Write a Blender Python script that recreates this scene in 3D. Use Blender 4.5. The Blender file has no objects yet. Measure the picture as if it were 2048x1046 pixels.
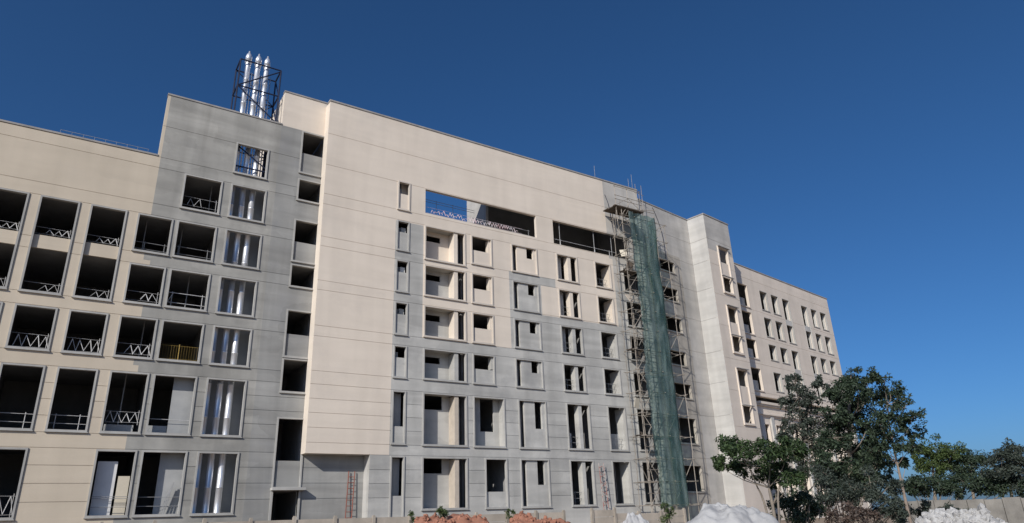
import bpy, math, random
from mathutils import Vector, Matrix
random.seed(7)
sc = bpy.context.scene
col = sc.collection

# ------------------------------------------------------------------ camera
CAM = Vector((-21.741, -45.026, 1.70))
cam_d = bpy.data.cameras.new('camera')
cam_d.sensor_width = 36.0
cam_d.sensor_fit = 'HORIZONTAL'
cam_d.lens = 36.0 * 1363.886 / 2048.0
cam_d.clip_end = 6000.0
cam_o = bpy.data.objects.new('camera', cam_d)
col.objects.link(cam_o)
cR = Vector((0.84192411, -0.53849512, -0.03444981))
cU = Vector((-0.16569743, -0.31876708, 0.93323733))
cF = Vector((0.51352522, 0.78000676, 0.35760495))
cam_o.matrix_world = Matrix(((cR.x, cU.x, -cF.x, CAM.x), (cR.y, cU.y, -cF.y, CAM.y), (cR.z, cU.z, -cF.z, CAM.z), (0, 0, 0, 1)))
sc.camera = cam_o

# ------------------------------------------------------------------ sky, sun, exposure
to_sun = Vector((-1.58, -1.0, 1.05)).normalized()
elev = math.asin(to_sun.z)
azim = math.atan2(to_sun.x, to_sun.y)
world = bpy.data.worlds.new('World')
sc.world = world
world.use_nodes = True
wn = world.node_tree
for n in list(wn.nodes):
    wn.nodes.remove(n)
sky = wn.nodes.new('ShaderNodeTexSky')
sky.sky_type = 'NISHITA'
sky.sun_disc = False
sky.sun_elevation = elev
sky.sun_rotation = azim
sky.altitude = 0
sky.air_density = 0.75
sky.dust_density = 1.5
sky.ozone_density = 10.0
bg = wn.nodes.new('ShaderNodeBackground')
bg.inputs[1].default_value = 0.096
wo = wn.nodes.new('ShaderNodeOutputWorld')
hsv = wn.nodes.new('ShaderNodeHueSaturation'); hsv.inputs['Hue'].default_value = 0.496; hsv.inputs['Saturation'].default_value = 1.05
wn.links.new(sky.outputs[0], hsv.inputs['Color'])
wn.links.new(hsv.outputs[0], bg.inputs[0])
wn.links.new(bg.outputs[0], wo.inputs[0])
sun_d = bpy.data.lights.new('sun', 'SUN')
sun_d.energy = 4.2
sun_d.angle = math.radians(0.53)
sun_d.color = (1.0, 0.955, 0.885)
sun_o = bpy.data.objects.new('sun', sun_d)
col.objects.link(sun_o)
sun_o.rotation_euler = to_sun.to_track_quat('Z', 'Y').to_euler()
sun_o.location = (-60, -60, 60)
vs = sc.view_settings
vs.view_transform = 'Standard'
vs.look = 'None'
vs.exposure = 0.0
vs.gamma = 1.0
vs.use_curve_mapping = False

# ------------------------------------------------------------------ helpers
class MB:
    """collects boxes, bars and tubes; build() links them as ONE mesh object"""
    def __init__(s):
        s.v, s.f, s.m = [], [], []
    def quad(s, a, b, c, d, m=0):
        k = len(s.v); s.v += [a, b, c, d]; s.f.append((k, k+1, k+2, k+3)); s.m.append(m)
    def box(s, x0, x1, y0, y1, z0, z1, m=0):
        k = len(s.v)
        s.v += [(x0,y0,z0),(x1,y0,z0),(x1,y1,z0),(x0,y1,z0),(x0,y0,z1),(x1,y0,z1),(x1,y1,z1),(x0,y1,z1)]
        for q in ((0,3,2,1),(4,5,6,7),(0,1,5,4),(1,2,6,5),(2,3,7,6),(3,0,4,7)):
            s.f.append(tuple(k+i for i in q)); s.m.append(m)
        return s
    def tube(s, a, b, r0, r1=None, n=6, m=0, caps=True):
        a = Vector(a); b = Vector(b); r1 = r0 if r1 is None else r1
        t = (b-a)
        if t.length < 1e-6: return s
        t.normalize()
        x = t.orthogonal().normalized(); y = t.cross(x)
        k = len(s.v)
        for p, r in ((a, r0), (b, r1)):
            for i in range(n):
                an = 2*math.pi*i/n
                s.v.append(tuple(p + x*(math.cos(an)*r) + y*(math.sin(an)*r)))
        for i in range(n):
            j = (i+1) % n
            s.f.append((k+i, k+j, k+n+j, k+n+i)); s.m.append(m)
        if caps:
            s.f.append(tuple(k+n-1-i for i in range(n))); s.m.append(m)
            s.f.append(tuple(k+n+i for i in range(n))); s.m.append(m)
        return s
    def path(s, pts, radii, n=6, m=0):
        """one continuous tube through pts, bent smoothly"""
        P = [Vector(p) for p in pts]
        Q, Rr = [], []
        for i in range(len(P)-1):
            a = P[max(i-1, 0)]; b = P[i]; c = P[i+1]; d = P[min(i+2, len(P)-1)]
            for q in range(3):
                t = q/3
                Q.append(.5*((2*b)+(c-a)*t+(2*a-5*b+4*c-d)*t*t+(3*b-a-3*c+d)*t**3)); Rr.append(radii[i]+(radii[i+1]-radii[i])*t)
        Q.append(P[-1]); Rr.append(radii[-1])
        k = len(s.v); x = None
        for i, p in enumerate(Q):
            t = (Q[min(i+1, len(Q)-1)]-Q[max(i-1, 0)])
            if t.length < 1e-6: t = Vector((0, 0, 1))
            t.normalize()
            x = t.orthogonal() if x is None else x-t*x.dot(t)
            if x.length < 1e-4: x = t.orthogonal()
            x.normalize(); y = t.cross(x)
            for j in range(n):
                an = 2*math.pi*j/n
                s.v.append(tuple(p+x*(math.cos(an)*Rr[i])+y*(math.sin(an)*Rr[i])))
        for i in range(len(Q)-1):
            for j in range(n):
                j2 = (j+1) % n
                s.f.append((k+i*n+j, k+i*n+j2, k+(i+1)*n+j2, k+(i+1)*n+j)); s.m.append(m)
        return s
    def build(s, name, mats, parent=None, smooth=False):
        me = bpy.data.meshes.new(name)
        me.from_pydata(s.v, [], s.f)
        if not isinstance(mats, (list, tuple)): mats = [mats]
        for mm in mats: me.materials.append(mm)
        if len(mats) > 1: me.polygons.foreach_set('material_index', s.m)
        if smooth: me.polygons.foreach_set('use_smooth', [True]*len(me.polygons))
        me.update()
        o = bpy.data.objects.new(name, me)
        col.objects.link(o)
        if parent is not None: o.parent = parent
        return o

def empty(name, loc=(0, 0, 0), rz=0.0):
    o = bpy.data.objects.new(name, None)
    o.location = loc; o.rotation_euler = (0, 0, rz)
    o.empty_display_size = 0.5
    col.objects.link(o)
    return o

def tag(o, label=None, cat=None, group=None, kind=None):
    if label: o['label'] = label
    if cat: o['category'] = cat
    if group: o['group'] = group
    if kind: o['kind'] = kind
    return o

def box(name, mat, parent, *b):
    return MB().box(*b).build(name, mat, parent)

# ------------------------------------------------------------------ materials
def new_mat(name):
    m = bpy.data.materials.new(name); m.use_nodes = True
    nt = m.node_tree
    b = nt.nodes['Principled BSDF']
    return m, nt, b

def nd(nt, t, **kw):
    n = nt.nodes.new(t)
    for k, v in kw.items(): setattr(n, k, v)
    return n

def surf(name, c1, c2=None, scale=0.5, rough=0.9, bump=0.25, bscale=18.0, streak=0.0, stain=None, stain_amt=0.0,
         rnd=0.0, metal=0.0, detail=6, lo=0.35, hi=0.65, hband=0.0, patch=0.0):
    m, nt, b = new_mat(name)
    L = nt.links
    tc = nd(nt, 'ShaderNodeTexCoord')
    n1 = nd(nt, 'ShaderNodeTexNoise'); n1.inputs['Scale'].default_value = scale; n1.inputs['Detail'].default_value = detail
    n1.inputs['Roughness'].default_value = 0.62
    L.new(tc.outputs['Object'], n1.inputs['Vector'])
    rp = nd(nt, 'ShaderNodeMapRange'); rp.inputs[1].default_value = lo; rp.inputs[2].default_value = hi
    L.new(n1.outputs[0], rp.inputs[0])
    mx = nd(nt, 'ShaderNodeMix', data_type='RGBA')
    mx.inputs[6].default_value = (*c1, 1); mx.inputs[7].default_value = (*(c2 or c1), 1)
    L.new(rp.outputs[0], mx.inputs[0])
    out = mx.outputs[2]
    if streak > 0:
        mp = nd(nt, 'ShaderNodeMapping'); mp.inputs['Scale'].default_value = (0.75, 0.75, 0.07)
        L.new(tc.outputs['Object'], mp.inputs['Vector'])
        n2 = nd(nt, 'ShaderNodeTexNoise'); n2.inputs['Scale'].default_value = 1.0; n2.inputs['Detail'].default_value = 3; n2.inputs['Distortion'].default_value = 0.6
        L.new(mp.outputs[0], n2.inputs['Vector'])
        r2 = nd(nt, 'ShaderNodeMapRange'); r2.inputs[1].default_value = 0.38; r2.inputs[2].default_value = 0.68
        r2.inputs[3].default_value = 1.0 + streak*0.35; r2.inputs[4].default_value = 1.0 - streak
        L.new(n2.outputs[0], r2.inputs[0])
        hs = nd(nt, 'ShaderNodeHueSaturation'); L.new(out, hs.inputs['Color']); L.new(r2.outputs[0], hs.inputs['Value'])
        out = hs.outputs[0]
    if patch > 0:
        mp = nd(nt, 'ShaderNodeMapping'); mp.inputs['Scale'].default_value = (0.34, 0.34, 0.62)
        nz_ = nd(nt, 'ShaderNodeTexNoise'); nz_.inputs['Scale'].default_value = 1.6; nz_.inputs['Detail'].default_value = 6
        L.new(tc.outputs['Object'], nz_.inputs['Vector'])
        va = nd(nt, 'ShaderNodeVectorMath', operation='MULTIPLY_ADD'); va.inputs[1].default_value = (0.5, 0.5, 0.5)
        L.new(nz_.outputs['Color'], va.inputs[0]); L.new(tc.outputs['Object'], va.inputs[2]); L.new(va.outputs[0], mp.inputs['Vector'])
        vo = nd(nt, 'ShaderNodeTexVoronoi', distance='CHEBYCHEV'); vo.inputs['Scale'].default_value = 1.0
        L.new(mp.outputs[0], vo.inputs['Vector'])
        sp = nd(nt, 'ShaderNodeSeparateColor'); L.new(vo.outputs['Color'], sp.inputs[0])
        r6 = nd(nt, 'ShaderNodeMapRange'); r6.inputs[3].default_value = 1-patch; r6.inputs[4].default_value = 1+patch
        L.new(sp.outputs[0], r6.inputs[0])
        h6 = nd(nt, 'ShaderNodeHueSaturation'); L.new(out, h6.inputs['Color']); L.new(r6.outputs[0], h6.inputs['Value'])
        out = h6.outputs[0]
    if hband > 0:
        mp = nd(nt, 'ShaderNodeMapping'); mp.inputs['Scale'].default_value = (0.09, 0.09, 0.8)
        L.new(tc.outputs['Object'], mp.inputs['Vector'])
        n5 = nd(nt, 'ShaderNodeTexNoise'); n5.inputs['Scale'].default_value = 1.0; n5.inputs['Detail'].default_value = 3.5; n5.inputs['Distortion'].default_value = 1.2
        L.new(mp.outputs[0], n5.inputs['Vector'])
        r5 = nd(nt, 'ShaderNodeMapRange'); r5.inputs[1].default_value = 0.36; r5.inputs[2].default_value = 0.66
        r5.inputs[3].default_value = 1.0 + hband*0.6; r5.inputs[4].default_value = 1.0 - hband
        L.new(n5.outputs[0], r5.inputs[0])
        h5 = nd(nt, 'ShaderNodeHueSaturation'); L.new(out, h5.inputs['Color']); L.new(r5.outputs[0], h5.inputs['Value'])
        out = h5.outputs[0]
    if stain is not None:
        n3 = nd(nt, 'ShaderNodeTexNoise'); n3.inputs['Scale'].default_value = 0.33; n3.inputs['Detail'].default_value = 8
        n3.inputs['Roughness'].default_value = 0.7
        mp3 = nd(nt, 'ShaderNodeMapping'); mp3.inputs['Location'].default_value = (13.1, 4.0, 7.7)
        L.new(tc.outputs['Object'], mp3.inputs['Vector']); L.new(mp3.outputs[0], n3.inputs['Vector'])
        r3 = nd(nt, 'ShaderNodeMapRange'); r3.inputs[1].default_value = 0.52; r3.inputs[2].default_value = 0.70
        r3.inputs[3].default_value = 0.0; r3.inputs[4].default_value = stain_amt
        L.new(n3.outputs[0], r3.inputs[0])
        m3 = nd(nt, 'ShaderNodeMix', data_type='RGBA'); L.new(r3.outputs[0], m3.inputs[0]); L.new(out, m3.inputs[6])
        m3.inputs[7].default_value = (*stain, 1)
        out = m3.outputs[2]
    if rnd > 0:
        oi = nd(nt, 'ShaderNodeObjectInfo')
        r4 = nd(nt, 'ShaderNodeMapRange'); r4.inputs[3].default_value = 1 - rnd; r4.inputs[4].default_value = 1 + rnd
        L.new(oi.outputs['Random'], r4.inputs[0])
        h4 = nd(nt, 'ShaderNodeHueSaturation'); L.new(out, h4.inputs['Color']); L.new(r4.outputs[0], h4.inputs['Value'])
        out = h4.outputs[0]
    L.new(out, b.inputs['Base Color'])
    b.inputs['Roughness'].default_value = rough
    b.inputs['Metallic'].default_value = metal
    if 'Specular IOR Level' in b.inputs: b.inputs['Specular IOR Level'].default_value = 0.25 if metal == 0 else 0.5
    if bump > 0:
        nb = nd(nt, 'ShaderNodeTexNoise'); nb.inputs['Scale'].default_value = bscale; nb.inputs['Detail'].default_value = 6
        L.new(tc.outputs['Object'], nb.inputs['Vector'])
        bp = nd(nt, 'ShaderNodeBump'); bp.inputs['Strength'].default_value = bump; bp.inputs['Distance'].default_value = 0.02
        L.new(nb.outputs[0], bp.inputs['Height']); L.new(bp.outputs[0], b.inputs['Normal'])
    return m

M = {}
M['cream'] = surf('cream_paint', (0.71, 0.622, 0.522), (0.67, 0.585, 0.49), 0.35, streak=0.05, stain=(0.50, 0.45, 0.40), stain_amt=0.25, rnd=0.015, bump=0.2, hband=0.035, patch=0.012)
M['cream_warm'] = surf('warm_cream_paint', (0.57, 0.49, 0.385), (0.535, 0.46, 0.36), 0.35, streak=0.05, stain=(0.50, 0.44, 0.36), stain_amt=0.3, rnd=0.015, bump=0.2, hband=0.035, patch=0.015)
M['grey'] = surf('grey_render', (0.48, 0.466, 0.432), (0.42, 0.41, 0.384), 0.45, streak=0.12, stain=(0.27, 0.265, 0.26), stain_amt=0.55, rnd=0.05, bump=0.3, hband=0.13, patch=0.055)
M['grey_left'] = surf('cement_render', (0.375, 0.36, 0.325), (0.31, 0.30, 0.275), 0.4, streak=0.16, stain=(0.22, 0.215, 0.20), stain_amt=0.65, rnd=0.05, bump=0.35, hband=0.13, patch=0.07)
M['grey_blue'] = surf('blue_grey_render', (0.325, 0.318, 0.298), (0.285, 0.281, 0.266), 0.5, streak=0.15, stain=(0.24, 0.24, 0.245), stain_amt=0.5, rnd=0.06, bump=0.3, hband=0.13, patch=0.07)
M['pale'] = surf('pale_primer', (0.52, 0.49, 0.445), (0.44, 0.42, 0.39), 0.4, streak=0.12, stain=(0.36, 0.335, 0.30), stain_amt=0.5, rnd=0.03, bump=0.3, hband=0.09, patch=0.05)
M['white_wall'] = surf('whitewash', (0.49, 0.475, 0.445), (0.435, 0.42, 0.395), 0.5, streak=0.10, stain=(0.47, 0.44, 0.40), stain_amt=0.4, rnd=0.02, bump=0.25, hband=0.09, patch=0.035)
M['brown_wall'] = surf('brown_render', (0.47, 0.43, 0.37), (0.36, 0.33, 0.29), 0.7, streak=0.18, stain=(0.27, 0.24, 0.20), stain_amt=0.6, rnd=0.03, bump=0.4, hband=0.09, patch=0.08)  # browner, mottled render around the stair wall windows
M['wing'] = surf('beige_paint', (0.70, 0.61, 0.52), (0.65, 0.57, 0.485), 0.4, streak=0.06, stain=(0.57, 0.50, 0.43), stain_amt=0.4, rnd=0.02, bump=0.2, hband=0.035)
M['frame'] = surf('frame_render', (0.43, 0.415, 0.385), (0.36, 0.35, 0.33), 1.2, streak=0.10, rnd=0.06, bump=0.2)
M['cream_frame'] = surf('cream_frame_render', (0.58, 0.515, 0.445), (0.53, 0.475, 0.41), 0.8, streak=0.06, rnd=0.03, bump=0.2)
M['coping'] = surf('coping_concrete', (0.36, 0.34, 0.32), (0.27, 0.26, 0.25), 1.0, streak=0.1, bump=0.3)
M['inside'] = surf('bare_concrete', (0.30, 0.295, 0.29), (0.24, 0.24, 0.238), 0.8, streak=0.1, rnd=0.05, bump=0.3)
M['shaft'] = surf('shaft_render', (0.42, 0.42, 0.41), (0.34, 0.345, 0.345), 0.8, streak=0.1, bump=0.3)
M['block'] = surf('blockwork', (0.52, 0.45, 0.37), (0.44, 0.38, 0.31), 2.0, bump=0.4)
M['white'] = surf('white_board', (0.72, 0.71, 0.69), (0.62, 0.61, 0.60), 0.8, rough=0.7, bump=0.1)
M['board'] = surf('cream_board', (0.62, 0.56, 0.45), (0.55, 0.49, 0.39), 1.0, rough=0.7, bump=0.1)
M['rail'] = surf('white_rail_paint', (0.62, 0.61, 0.60), (0.50, 0.49, 0.48), 3.0, rough=0.6, bump=0.0)
M['rail_dull'] = surf('dull_rail_steel', (0.33, 0.33, 0.33), (0.25, 0.25, 0.25), 3.0, rough=0.6, bump=0.0)
M['yellow'] = surf('yellow_rail_paint', (0.36, 0.24, 0.06), (0.28, 0.19, 0.05), 3.0, rough=0.5, bump=0.0)
M['tape'] = surf('pink_white_tape', (0.72, 0.66, 0.66), (0.66, 0.44, 0.46), 1.2, rough=0.6, bump=0.0)
M['steel'] = surf('stainless_flue', (0.82, 0.82, 0.84), (0.70, 0.71, 0.74), 2.0, rough=0.38, metal=0.65, bump=0.04, bscale=6)
M['cage'] = surf('dark_blue_steel', (0.022, 0.028, 0.06), (0.015, 0.02, 0.04), 2.0, rough=0.5, bump=0.0)
M['pole'] = surf('scaffold_tube', (0.36, 0.315, 0.265), (0.22, 0.195, 0.165), 1.5, rough=0.65, bump=0.1, rnd=0.2)
M['plank'] = surf('scaffold_plank', (0.11, 0.085, 0.065), (0.07, 0.06, 0.05), 1.5, rough=0.9, bump=0.3)
M['rust'] = surf('rusty_red_paint', (0.30, 0.10, 0.07), (0.20, 0.075, 0.055), 3.0, rough=0.8, bump=0.1)
M['rust2'] = surf('red_white_mast', (0.30, 0.12, 0.10), (0.42, 0.36, 0.33), 2.2, rough=0.8, bump=0.1, lo=0.45, hi=0.55)
M['fence'] = surf('precast_concrete', (0.46, 0.40, 0.33), (0.37, 0.325, 0.27), 1.2, streak=0.15, stain=(0.26, 0.22, 0.18), stain_amt=0.5, rnd=0.06, bump=0.4)
M['old_wall'] = surf('weathered_concrete', (0.27, 0.255, 0.23), (0.18, 0.17, 0.155), 1.2, streak=0.2, stain=(0.12, 0.115, 0.10), stain_amt=0.6, rnd=0.06, bump=0.4)
M['post'] = surf('precast_post', (0.40, 0.35, 0.29), (0.30, 0.265, 0.22), 1.5, streak=0.2, rnd=0.06, bump=0.4)
M['soil'] = surf('dry_earth', (0.30, 0.23, 0.165), (0.20, 0.155, 0.115), 0.35, stain=(0.34, 0.28, 0.21), stain_amt=0.6, bump=0.8, bscale=5)
M['red_soil'] = surf('red_earth', (0.40, 0.185, 0.12), (0.27, 0.125, 0.085), 1.6, stain=(0.45, 0.27, 0.19), stain_amt=0.5, bump=0.8, bscale=6, rnd=0.15)
M['sand'] = surf('white_sand', (0.43, 0.425, 0.415), (0.35, 0.345, 0.34), 1.2, stain=(0.30, 0.295, 0.285), stain_amt=0.5, bump=0.7, bscale=9)
M['stone'] = surf('white_stone', (0.48, 0.47, 0.45), (0.34, 0.33, 0.315), 3.0, bump=0.6, bscale=10, rnd=0.15)
M['brick'] = surf('orange_sack', (0.45, 0.30, 0.13), (0.38, 0.25, 0.12), 3.0, bump=0.2)

def leaf_mat(name, c1, c2, trans=0.25):
    m, nt, b = new_mat(name); L = nt.links
    tc = nd(nt, 'ShaderNodeTexCoord')
    n1 = nd(nt, 'ShaderNodeTexNoise'); n1.inputs['Scale'].default_value = 1.4; n1.inputs['Detail'].default_value = 4
    L.new(tc.outputs['Object'], n1.inputs['Vector'])
    g = nd(nt, 'ShaderNodeNewGeometry')
    ad = nd(nt, 'ShaderNodeMath', operation='ADD'); L.new(n1.outputs[0], ad.inputs[0])
    ml = nd(nt, 'ShaderNodeMath', operation='MULTIPLY_ADD'); L.new(g.outputs['Random Per Island'], ml.inputs[0]); ml.inputs[1].default_value = 0.9; ml.inputs[2].default_value = -0.42
    L.new(ml.outputs[0], ad.inputs[1])
    rp = nd(nt, 'ShaderNodeMapRange'); rp.inputs[1].default_value = 0.25; rp.inputs[2].default_value = 0.8
    L.new(ad.outputs[0], rp.inputs[0])
    mx = nd(nt, 'ShaderNodeMix', data_type='RGBA'); mx.inputs[6].default_value = (*c1, 1); mx.inputs[7].default_value = (*c2, 1)
    L.new(rp.outputs[0], mx.inputs[0]); L.new(mx.outputs[2], b.inputs['Base Color'])
    b.inputs['Roughness'].default_value = 0.6
    tr = nd(nt, 'ShaderNodeBsdfTranslucent'); L.new(mx.outputs[2], tr.inputs['Color'])
    ms = nd(nt, 'ShaderNodeMixShader'); ms.inputs[0].default_value = trans
    L.new(b.outputs[0], ms.inputs[1]); L.new(tr.outputs[0], ms.inputs[2])
    L.new(ms.outputs[0], nt.nodes['Material Output'].inputs['Surface'])
    return m
M['leaf_dark'] = leaf_mat('dark_leaf', (0.016, 0.031, 0.017), (0.050, 0.078, 0.040))
M['leaf_grey'] = leaf_mat('grey_green_leaf', (0.026, 0.038, 0.028), (0.072, 0.090, 0.068))
M['leaf_green'] = leaf_mat('green_leaf', (0.020, 0.040, 0.013), (0.060, 0.100, 0.032))
M['leaf_bright'] = leaf_mat('bright_leaf', (0.035, 0.060, 0.014), (0.090, 0.130, 0.035))
M['leaf_brown'] = leaf_mat('dry_brush', (0.05, 0.038, 0.03), (0.12, 0.08, 0.06))
M['bark'] = surf('grey_bark', (0.26, 0.22, 0.175), (0.17, 0.145, 0.12), 3.0, bump=0.6, bscale=12)
M['bark_red'] = surf('pale_red_bark', (0.28, 0.225, 0.18), (0.19, 0.15, 0.12), 3.0, bump=0.6, bscale=12)

# green safety net: woven, lets part of the light through
def net_mat():
    m, nt, b = new_mat('green_safety_net'); L = nt.links
    tc = nd(nt, 'ShaderNodeTexCoord')
    n1 = nd(nt, 'ShaderNodeTexNoise'); n1.inputs['Scale'].default_value = 1.1; n1.inputs['Detail'].default_value = 7
    mp = nd(nt, 'ShaderNodeMapping'); mp.inputs['Scale'].default_value = (1.8, 1.8, 0.45)
    L.new(tc.outputs['Object'], mp.inputs['Vector']); L.new(mp.outputs[0], n1.inputs['Vector'])
    mx = nd(nt, 'ShaderNodeMix', data_type='RGBA'); mx.inputs[6].default_value = (0.024, 0.056, 0.060, 1); mx.inputs[7].default_value = (0.15, 0.20, 0.195, 1)
    rp = nd(nt, 'ShaderNodeMapRange'); rp.inputs[1].default_value = 0.4; rp.inputs[2].default_value = 0.68
    L.new(n1.outputs[0], rp.inputs[0]); L.new(rp.outputs[0], mx.inputs[0]); L.new(mx.outputs[2], b.inputs['Base Color'])
    b.inputs['Roughness'].default_value = 0.8
    tr = nd(nt, 'ShaderNodeBsdfTransparent'); tr.inputs['Color'].default_value = (0.75, 0.92, 0.88, 1)
    ms = nd(nt, 'ShaderNodeMixShader')
    r2 = nd(nt, 'ShaderNodeMapRange'); r2.inputs[1].default_value = 0.3; r2.inputs[2].default_value = 0.7; r2.inputs[3].default_value = 0.25; r2.inputs[4].default_value = 0.70
    n2 = nd(nt, 'ShaderNodeTexNoise'); n2.inputs['Scale'].default_value = 0.8; n2.inputs['Detail'].default_value = 6
    mp2 = nd(nt, 'ShaderNodeMapping'); mp2.inputs['Scale'].default_value = (2.5, 2.5, 0.35); mp2.inputs['Location'].default_value = (3, 9, 2)
    L.new(tc.outputs['Object'], mp2.inputs['Vector']); L.new(mp2.outputs[0], n2.inputs['Vector'])
    L.new(n2.outputs[0], r2.inputs[0]); L.new(r2.outputs[0], ms.inputs[0])
    L.new(b.outputs[0], ms.inputs[1]); L.new(tr.outputs[0], ms.inputs[2])
    L.new(ms.outputs[0], nt.nodes['Material Output'].inputs['Surface'])
    return m
M['net'] = net_mat()

# ------------------------------------------------------------------ ground
def vnoise(x, y, s=0):
    return (math.sin(x*0.9+s)*math.cos(y*1.1-s*1.7) + 0.5*math.sin(x*2.3-y*1.7+s*2) + 0.25*math.sin(x*5.1+y*4.3+s))/1.75
g = MB()
xs = [-3000, -800, -250, -120] + [-70 + i*4 for i in range(46)] + [160, 300, 900, 3000]
ys = [-800, -250, -110] + [-60 + i*4 for i in range(24)] + [60, 120, 300, 900, 3000]
def gz(x, y):
    z = 0.10*vnoise(x*0.12, y*0.12, 1.0) if abs(x) < 130 and abs(y) < 100 else 0.0
    if y > -7: z += 1.0*min(1, (y+7)/4.0) if -45 < x < 60 and y < 40 else 0.0
    return z
nx = len(xs)
for y in ys:
    for x in xs: g.v.append((x, y, gz(x, y)))
for j in range(len(ys)-1):
    for i in range(nx-1):
        g.f.append((j*nx+i, j*nx+i+1, (j+1)*nx+i+1, (j+1)*nx+i)); g.m.append(0)
tag(g.build('ground', M['soil'], smooth=True), kind='structure')

# ------------------------------------------------------------------ facade builder
JT, JD = 0.028, 0.028       # joint height and depth
def facade(root, u0, u1, z0, z1, openings, grooves, mats, paint, y0=0.0, thick=0.30, ubreaks=(), zbreaks=()):
    """core wall with openings; in front of it one band of render between each pair of joints"""
    U = {round(u0, 3), round(u1, 3)}; Zc = {round(z0, 3), round(z1, 3)}
    for o in openings:
        for a in o[:2]:
            if u0 < a < u1: U.add(round(a, 3))
        for a in o[2:]:
            if z0 < a < z1: Zc.add(round(a, 3))
    for a in ubreaks:
        if u0 < a < u1: U.add(round(a, 3))
    for a in zbreaks:
        if z0 < a < z1: Zc.add(round(a, 3))
    gs = sorted(q for q in grooves if z0+0.1 < q < z1-0.1)
    def emit(U, Z, ya, yb, name, parent, back):
        U = sorted(U); Z = sorted(Z)
        nu, nz = len(U)-1, len(Z)-1
        fill = [[True]*nz for _ in range(nu)]
        for i in range(nu):
            cu = (U[i]+U[i+1])/2
            for k in range(nz):
                cz = (Z[k]+Z[k+1])/2
                for o in openings:
                    if o[0] < cu < o[1] and o[2] < cz < o[3]:
                        fill[i][k] = False; break
        comp = {}; nc = 0
        for i in range(nu):
            for k in range(nz):
                if not fill[i][k] or (i, k) in comp: continue
                st = [(i, k)]; comp[i, k] = nc
                while st:
                    p, q = st.pop()
                    for pp, qq in ((p+1, q), (p-1, q), (p, q+1), (p, q-1)):
                        if 0 <= pp < nu and 0 <= qq < nz and fill[pp][qq] and (pp, qq) not in comp:
                            comp[pp, qq] = nc; st.append((pp, qq))
                nc += 1
        bs = [MB() for _ in range(nc)]
        for i in range(nu):
            for k in range(nz):
                if not fill[i][k]: continue
                b = bs[comp[i, k]]
                a, c, p, q = U[i], U[i+1], Z[k], Z[k+1]
                m = paint((a+c)/2, (p+q)/2)
                b.quad((a, ya, p), (c, ya, p), (c, ya, q), (a, ya, q), m)
                if back: b.quad((c, yb, p), (a, yb, p), (a, yb, q), (c, yb, q), m)
                if i == 0 or not fill[i-1][k]: b.quad((a, yb, p), (a, ya, p), (a, ya, q), (a, yb, q), m)
                if i == nu-1 or not fill[i+1][k]: b.quad((c, ya, p), (c, yb, p), (c, yb, q), (c, ya, q), m)
                if k == 0 or not fill[i][k-1]: b.quad((a, yb, p), (c, yb, p), (c, ya, p), (a, ya, p), m)
                if k == nz-1 or not fill[i][k+1]: b.quad((a, ya, q), (c, ya, q), (c, yb, q), (a, yb, q), m)
        res = [q.build(name, mats, parent) for q in bs]
        return res[0]
    core = emit(U, Zc, y0+JD, y0+thick, 'wall', root, True)
    edges = [z0] + gs + [z1]
    for i in range(len(edges)-1):
        lo = edges[i] + (JT/2 if i > 0 else 0.0); hi = edges[i+1] - (JT/2 if i < len(edges)-2 else 0.0)
        Z = {lo, hi} | {q for q in Zc if lo < q < hi}
        emit(U, Z, y0, y0+JD-0.001, 'wall_band', core, False)
    return core

FW, FP = 0.10, 0.065
def window(root, ops, u0, u1, z0, z1, mat, y0=0.0, name='window', fw=FW, proud=FP, deep=0.20, sill=True):
    """proud rendered surround; registers the hole in the wall"""
    ops.append((u0+0.05, u1-0.05, z0+0.05, z1-0.05))
    b = MB(); ya, yb = y0-proud, y0+deep
    b.box(u0, u1, ya, yb, z1-fw, z1); b.box(u0, u1, ya, yb, z0, z0+fw)
    b.box(u0, u0+fw, ya, yb, z0+fw, z1-fw); b.box(u1-fw, u1, ya, yb, z0+fw, z1-fw)
    if sill: b.box(u0-0.04, u1+0.04, ya-0.05, y0-0.001, z0-0.05, z0-0.0005)
    return b.build(name, mat, root)

def rail_zig(parent, u0, u1, z, y, mat, h=0.62, step=0.36, part=(0.0, 1.0), posts=True, thin=False, seed=0, jit=0.12):
    r = random.Random(seed)
    b = MB(); rr = 0.012 if thin else 0.018
    b.tube((u0, y, z+h), (u1, y, z+h-0.03), 0.009, n=5); b.tube((u0, y, z+0.12), (u1, y, z+0.14), 0.009, n=5)
    a = u0+(u1-u0)*part[0]; e = u0+(u1-u0)*part[1]
    n = max(1, int((e-a)/step))
    for i in range(n):
        x = a+(e-a)*i/n; x2 = a+(e-a)*(i+0.5+r.uniform(-.2, .2))/n; x3 = a+(e-a)*(i+1)/n; dh = r.uniform(0, jit)
        b.tube((x, y-0.01, z+0.10+r.uniform(0, jit)), (x2, y+0.01, z+h-dh), rr*r.uniform(.7, 1.5), n=5)
        b.tube((x2, y+0.01, z+h-dh), (x3, y-0.01, z+0.10+r.uniform(0, jit*.6)), rr*r.uniform(.7, 1.5), n=5)
    if posts:
        b.tube((u1-0.10, y+.02, z), (u1-0.10, y+.02, z+h+0.1), 0.015, n=5)
    return b.build('guard_rail', mat, parent)

def rail_plain(parent, u0, u1, z, y, mat, hs=(0.45, 0.9), post=None, r=0.016):
    b = MB()
    for h in hs: b.tube((u0, y, z+h), (u1, y, z+h-0.02), r, n=5)
    if post is not None:
        for p in post: b.tube((u0+(u1-u0)*p, y+.03, z), (u0+(u1-u0)*p, y+.03, z+max(hs)+0.08), 0.02, n=5)
    return b.build('guard_rail', mat, parent)

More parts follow.
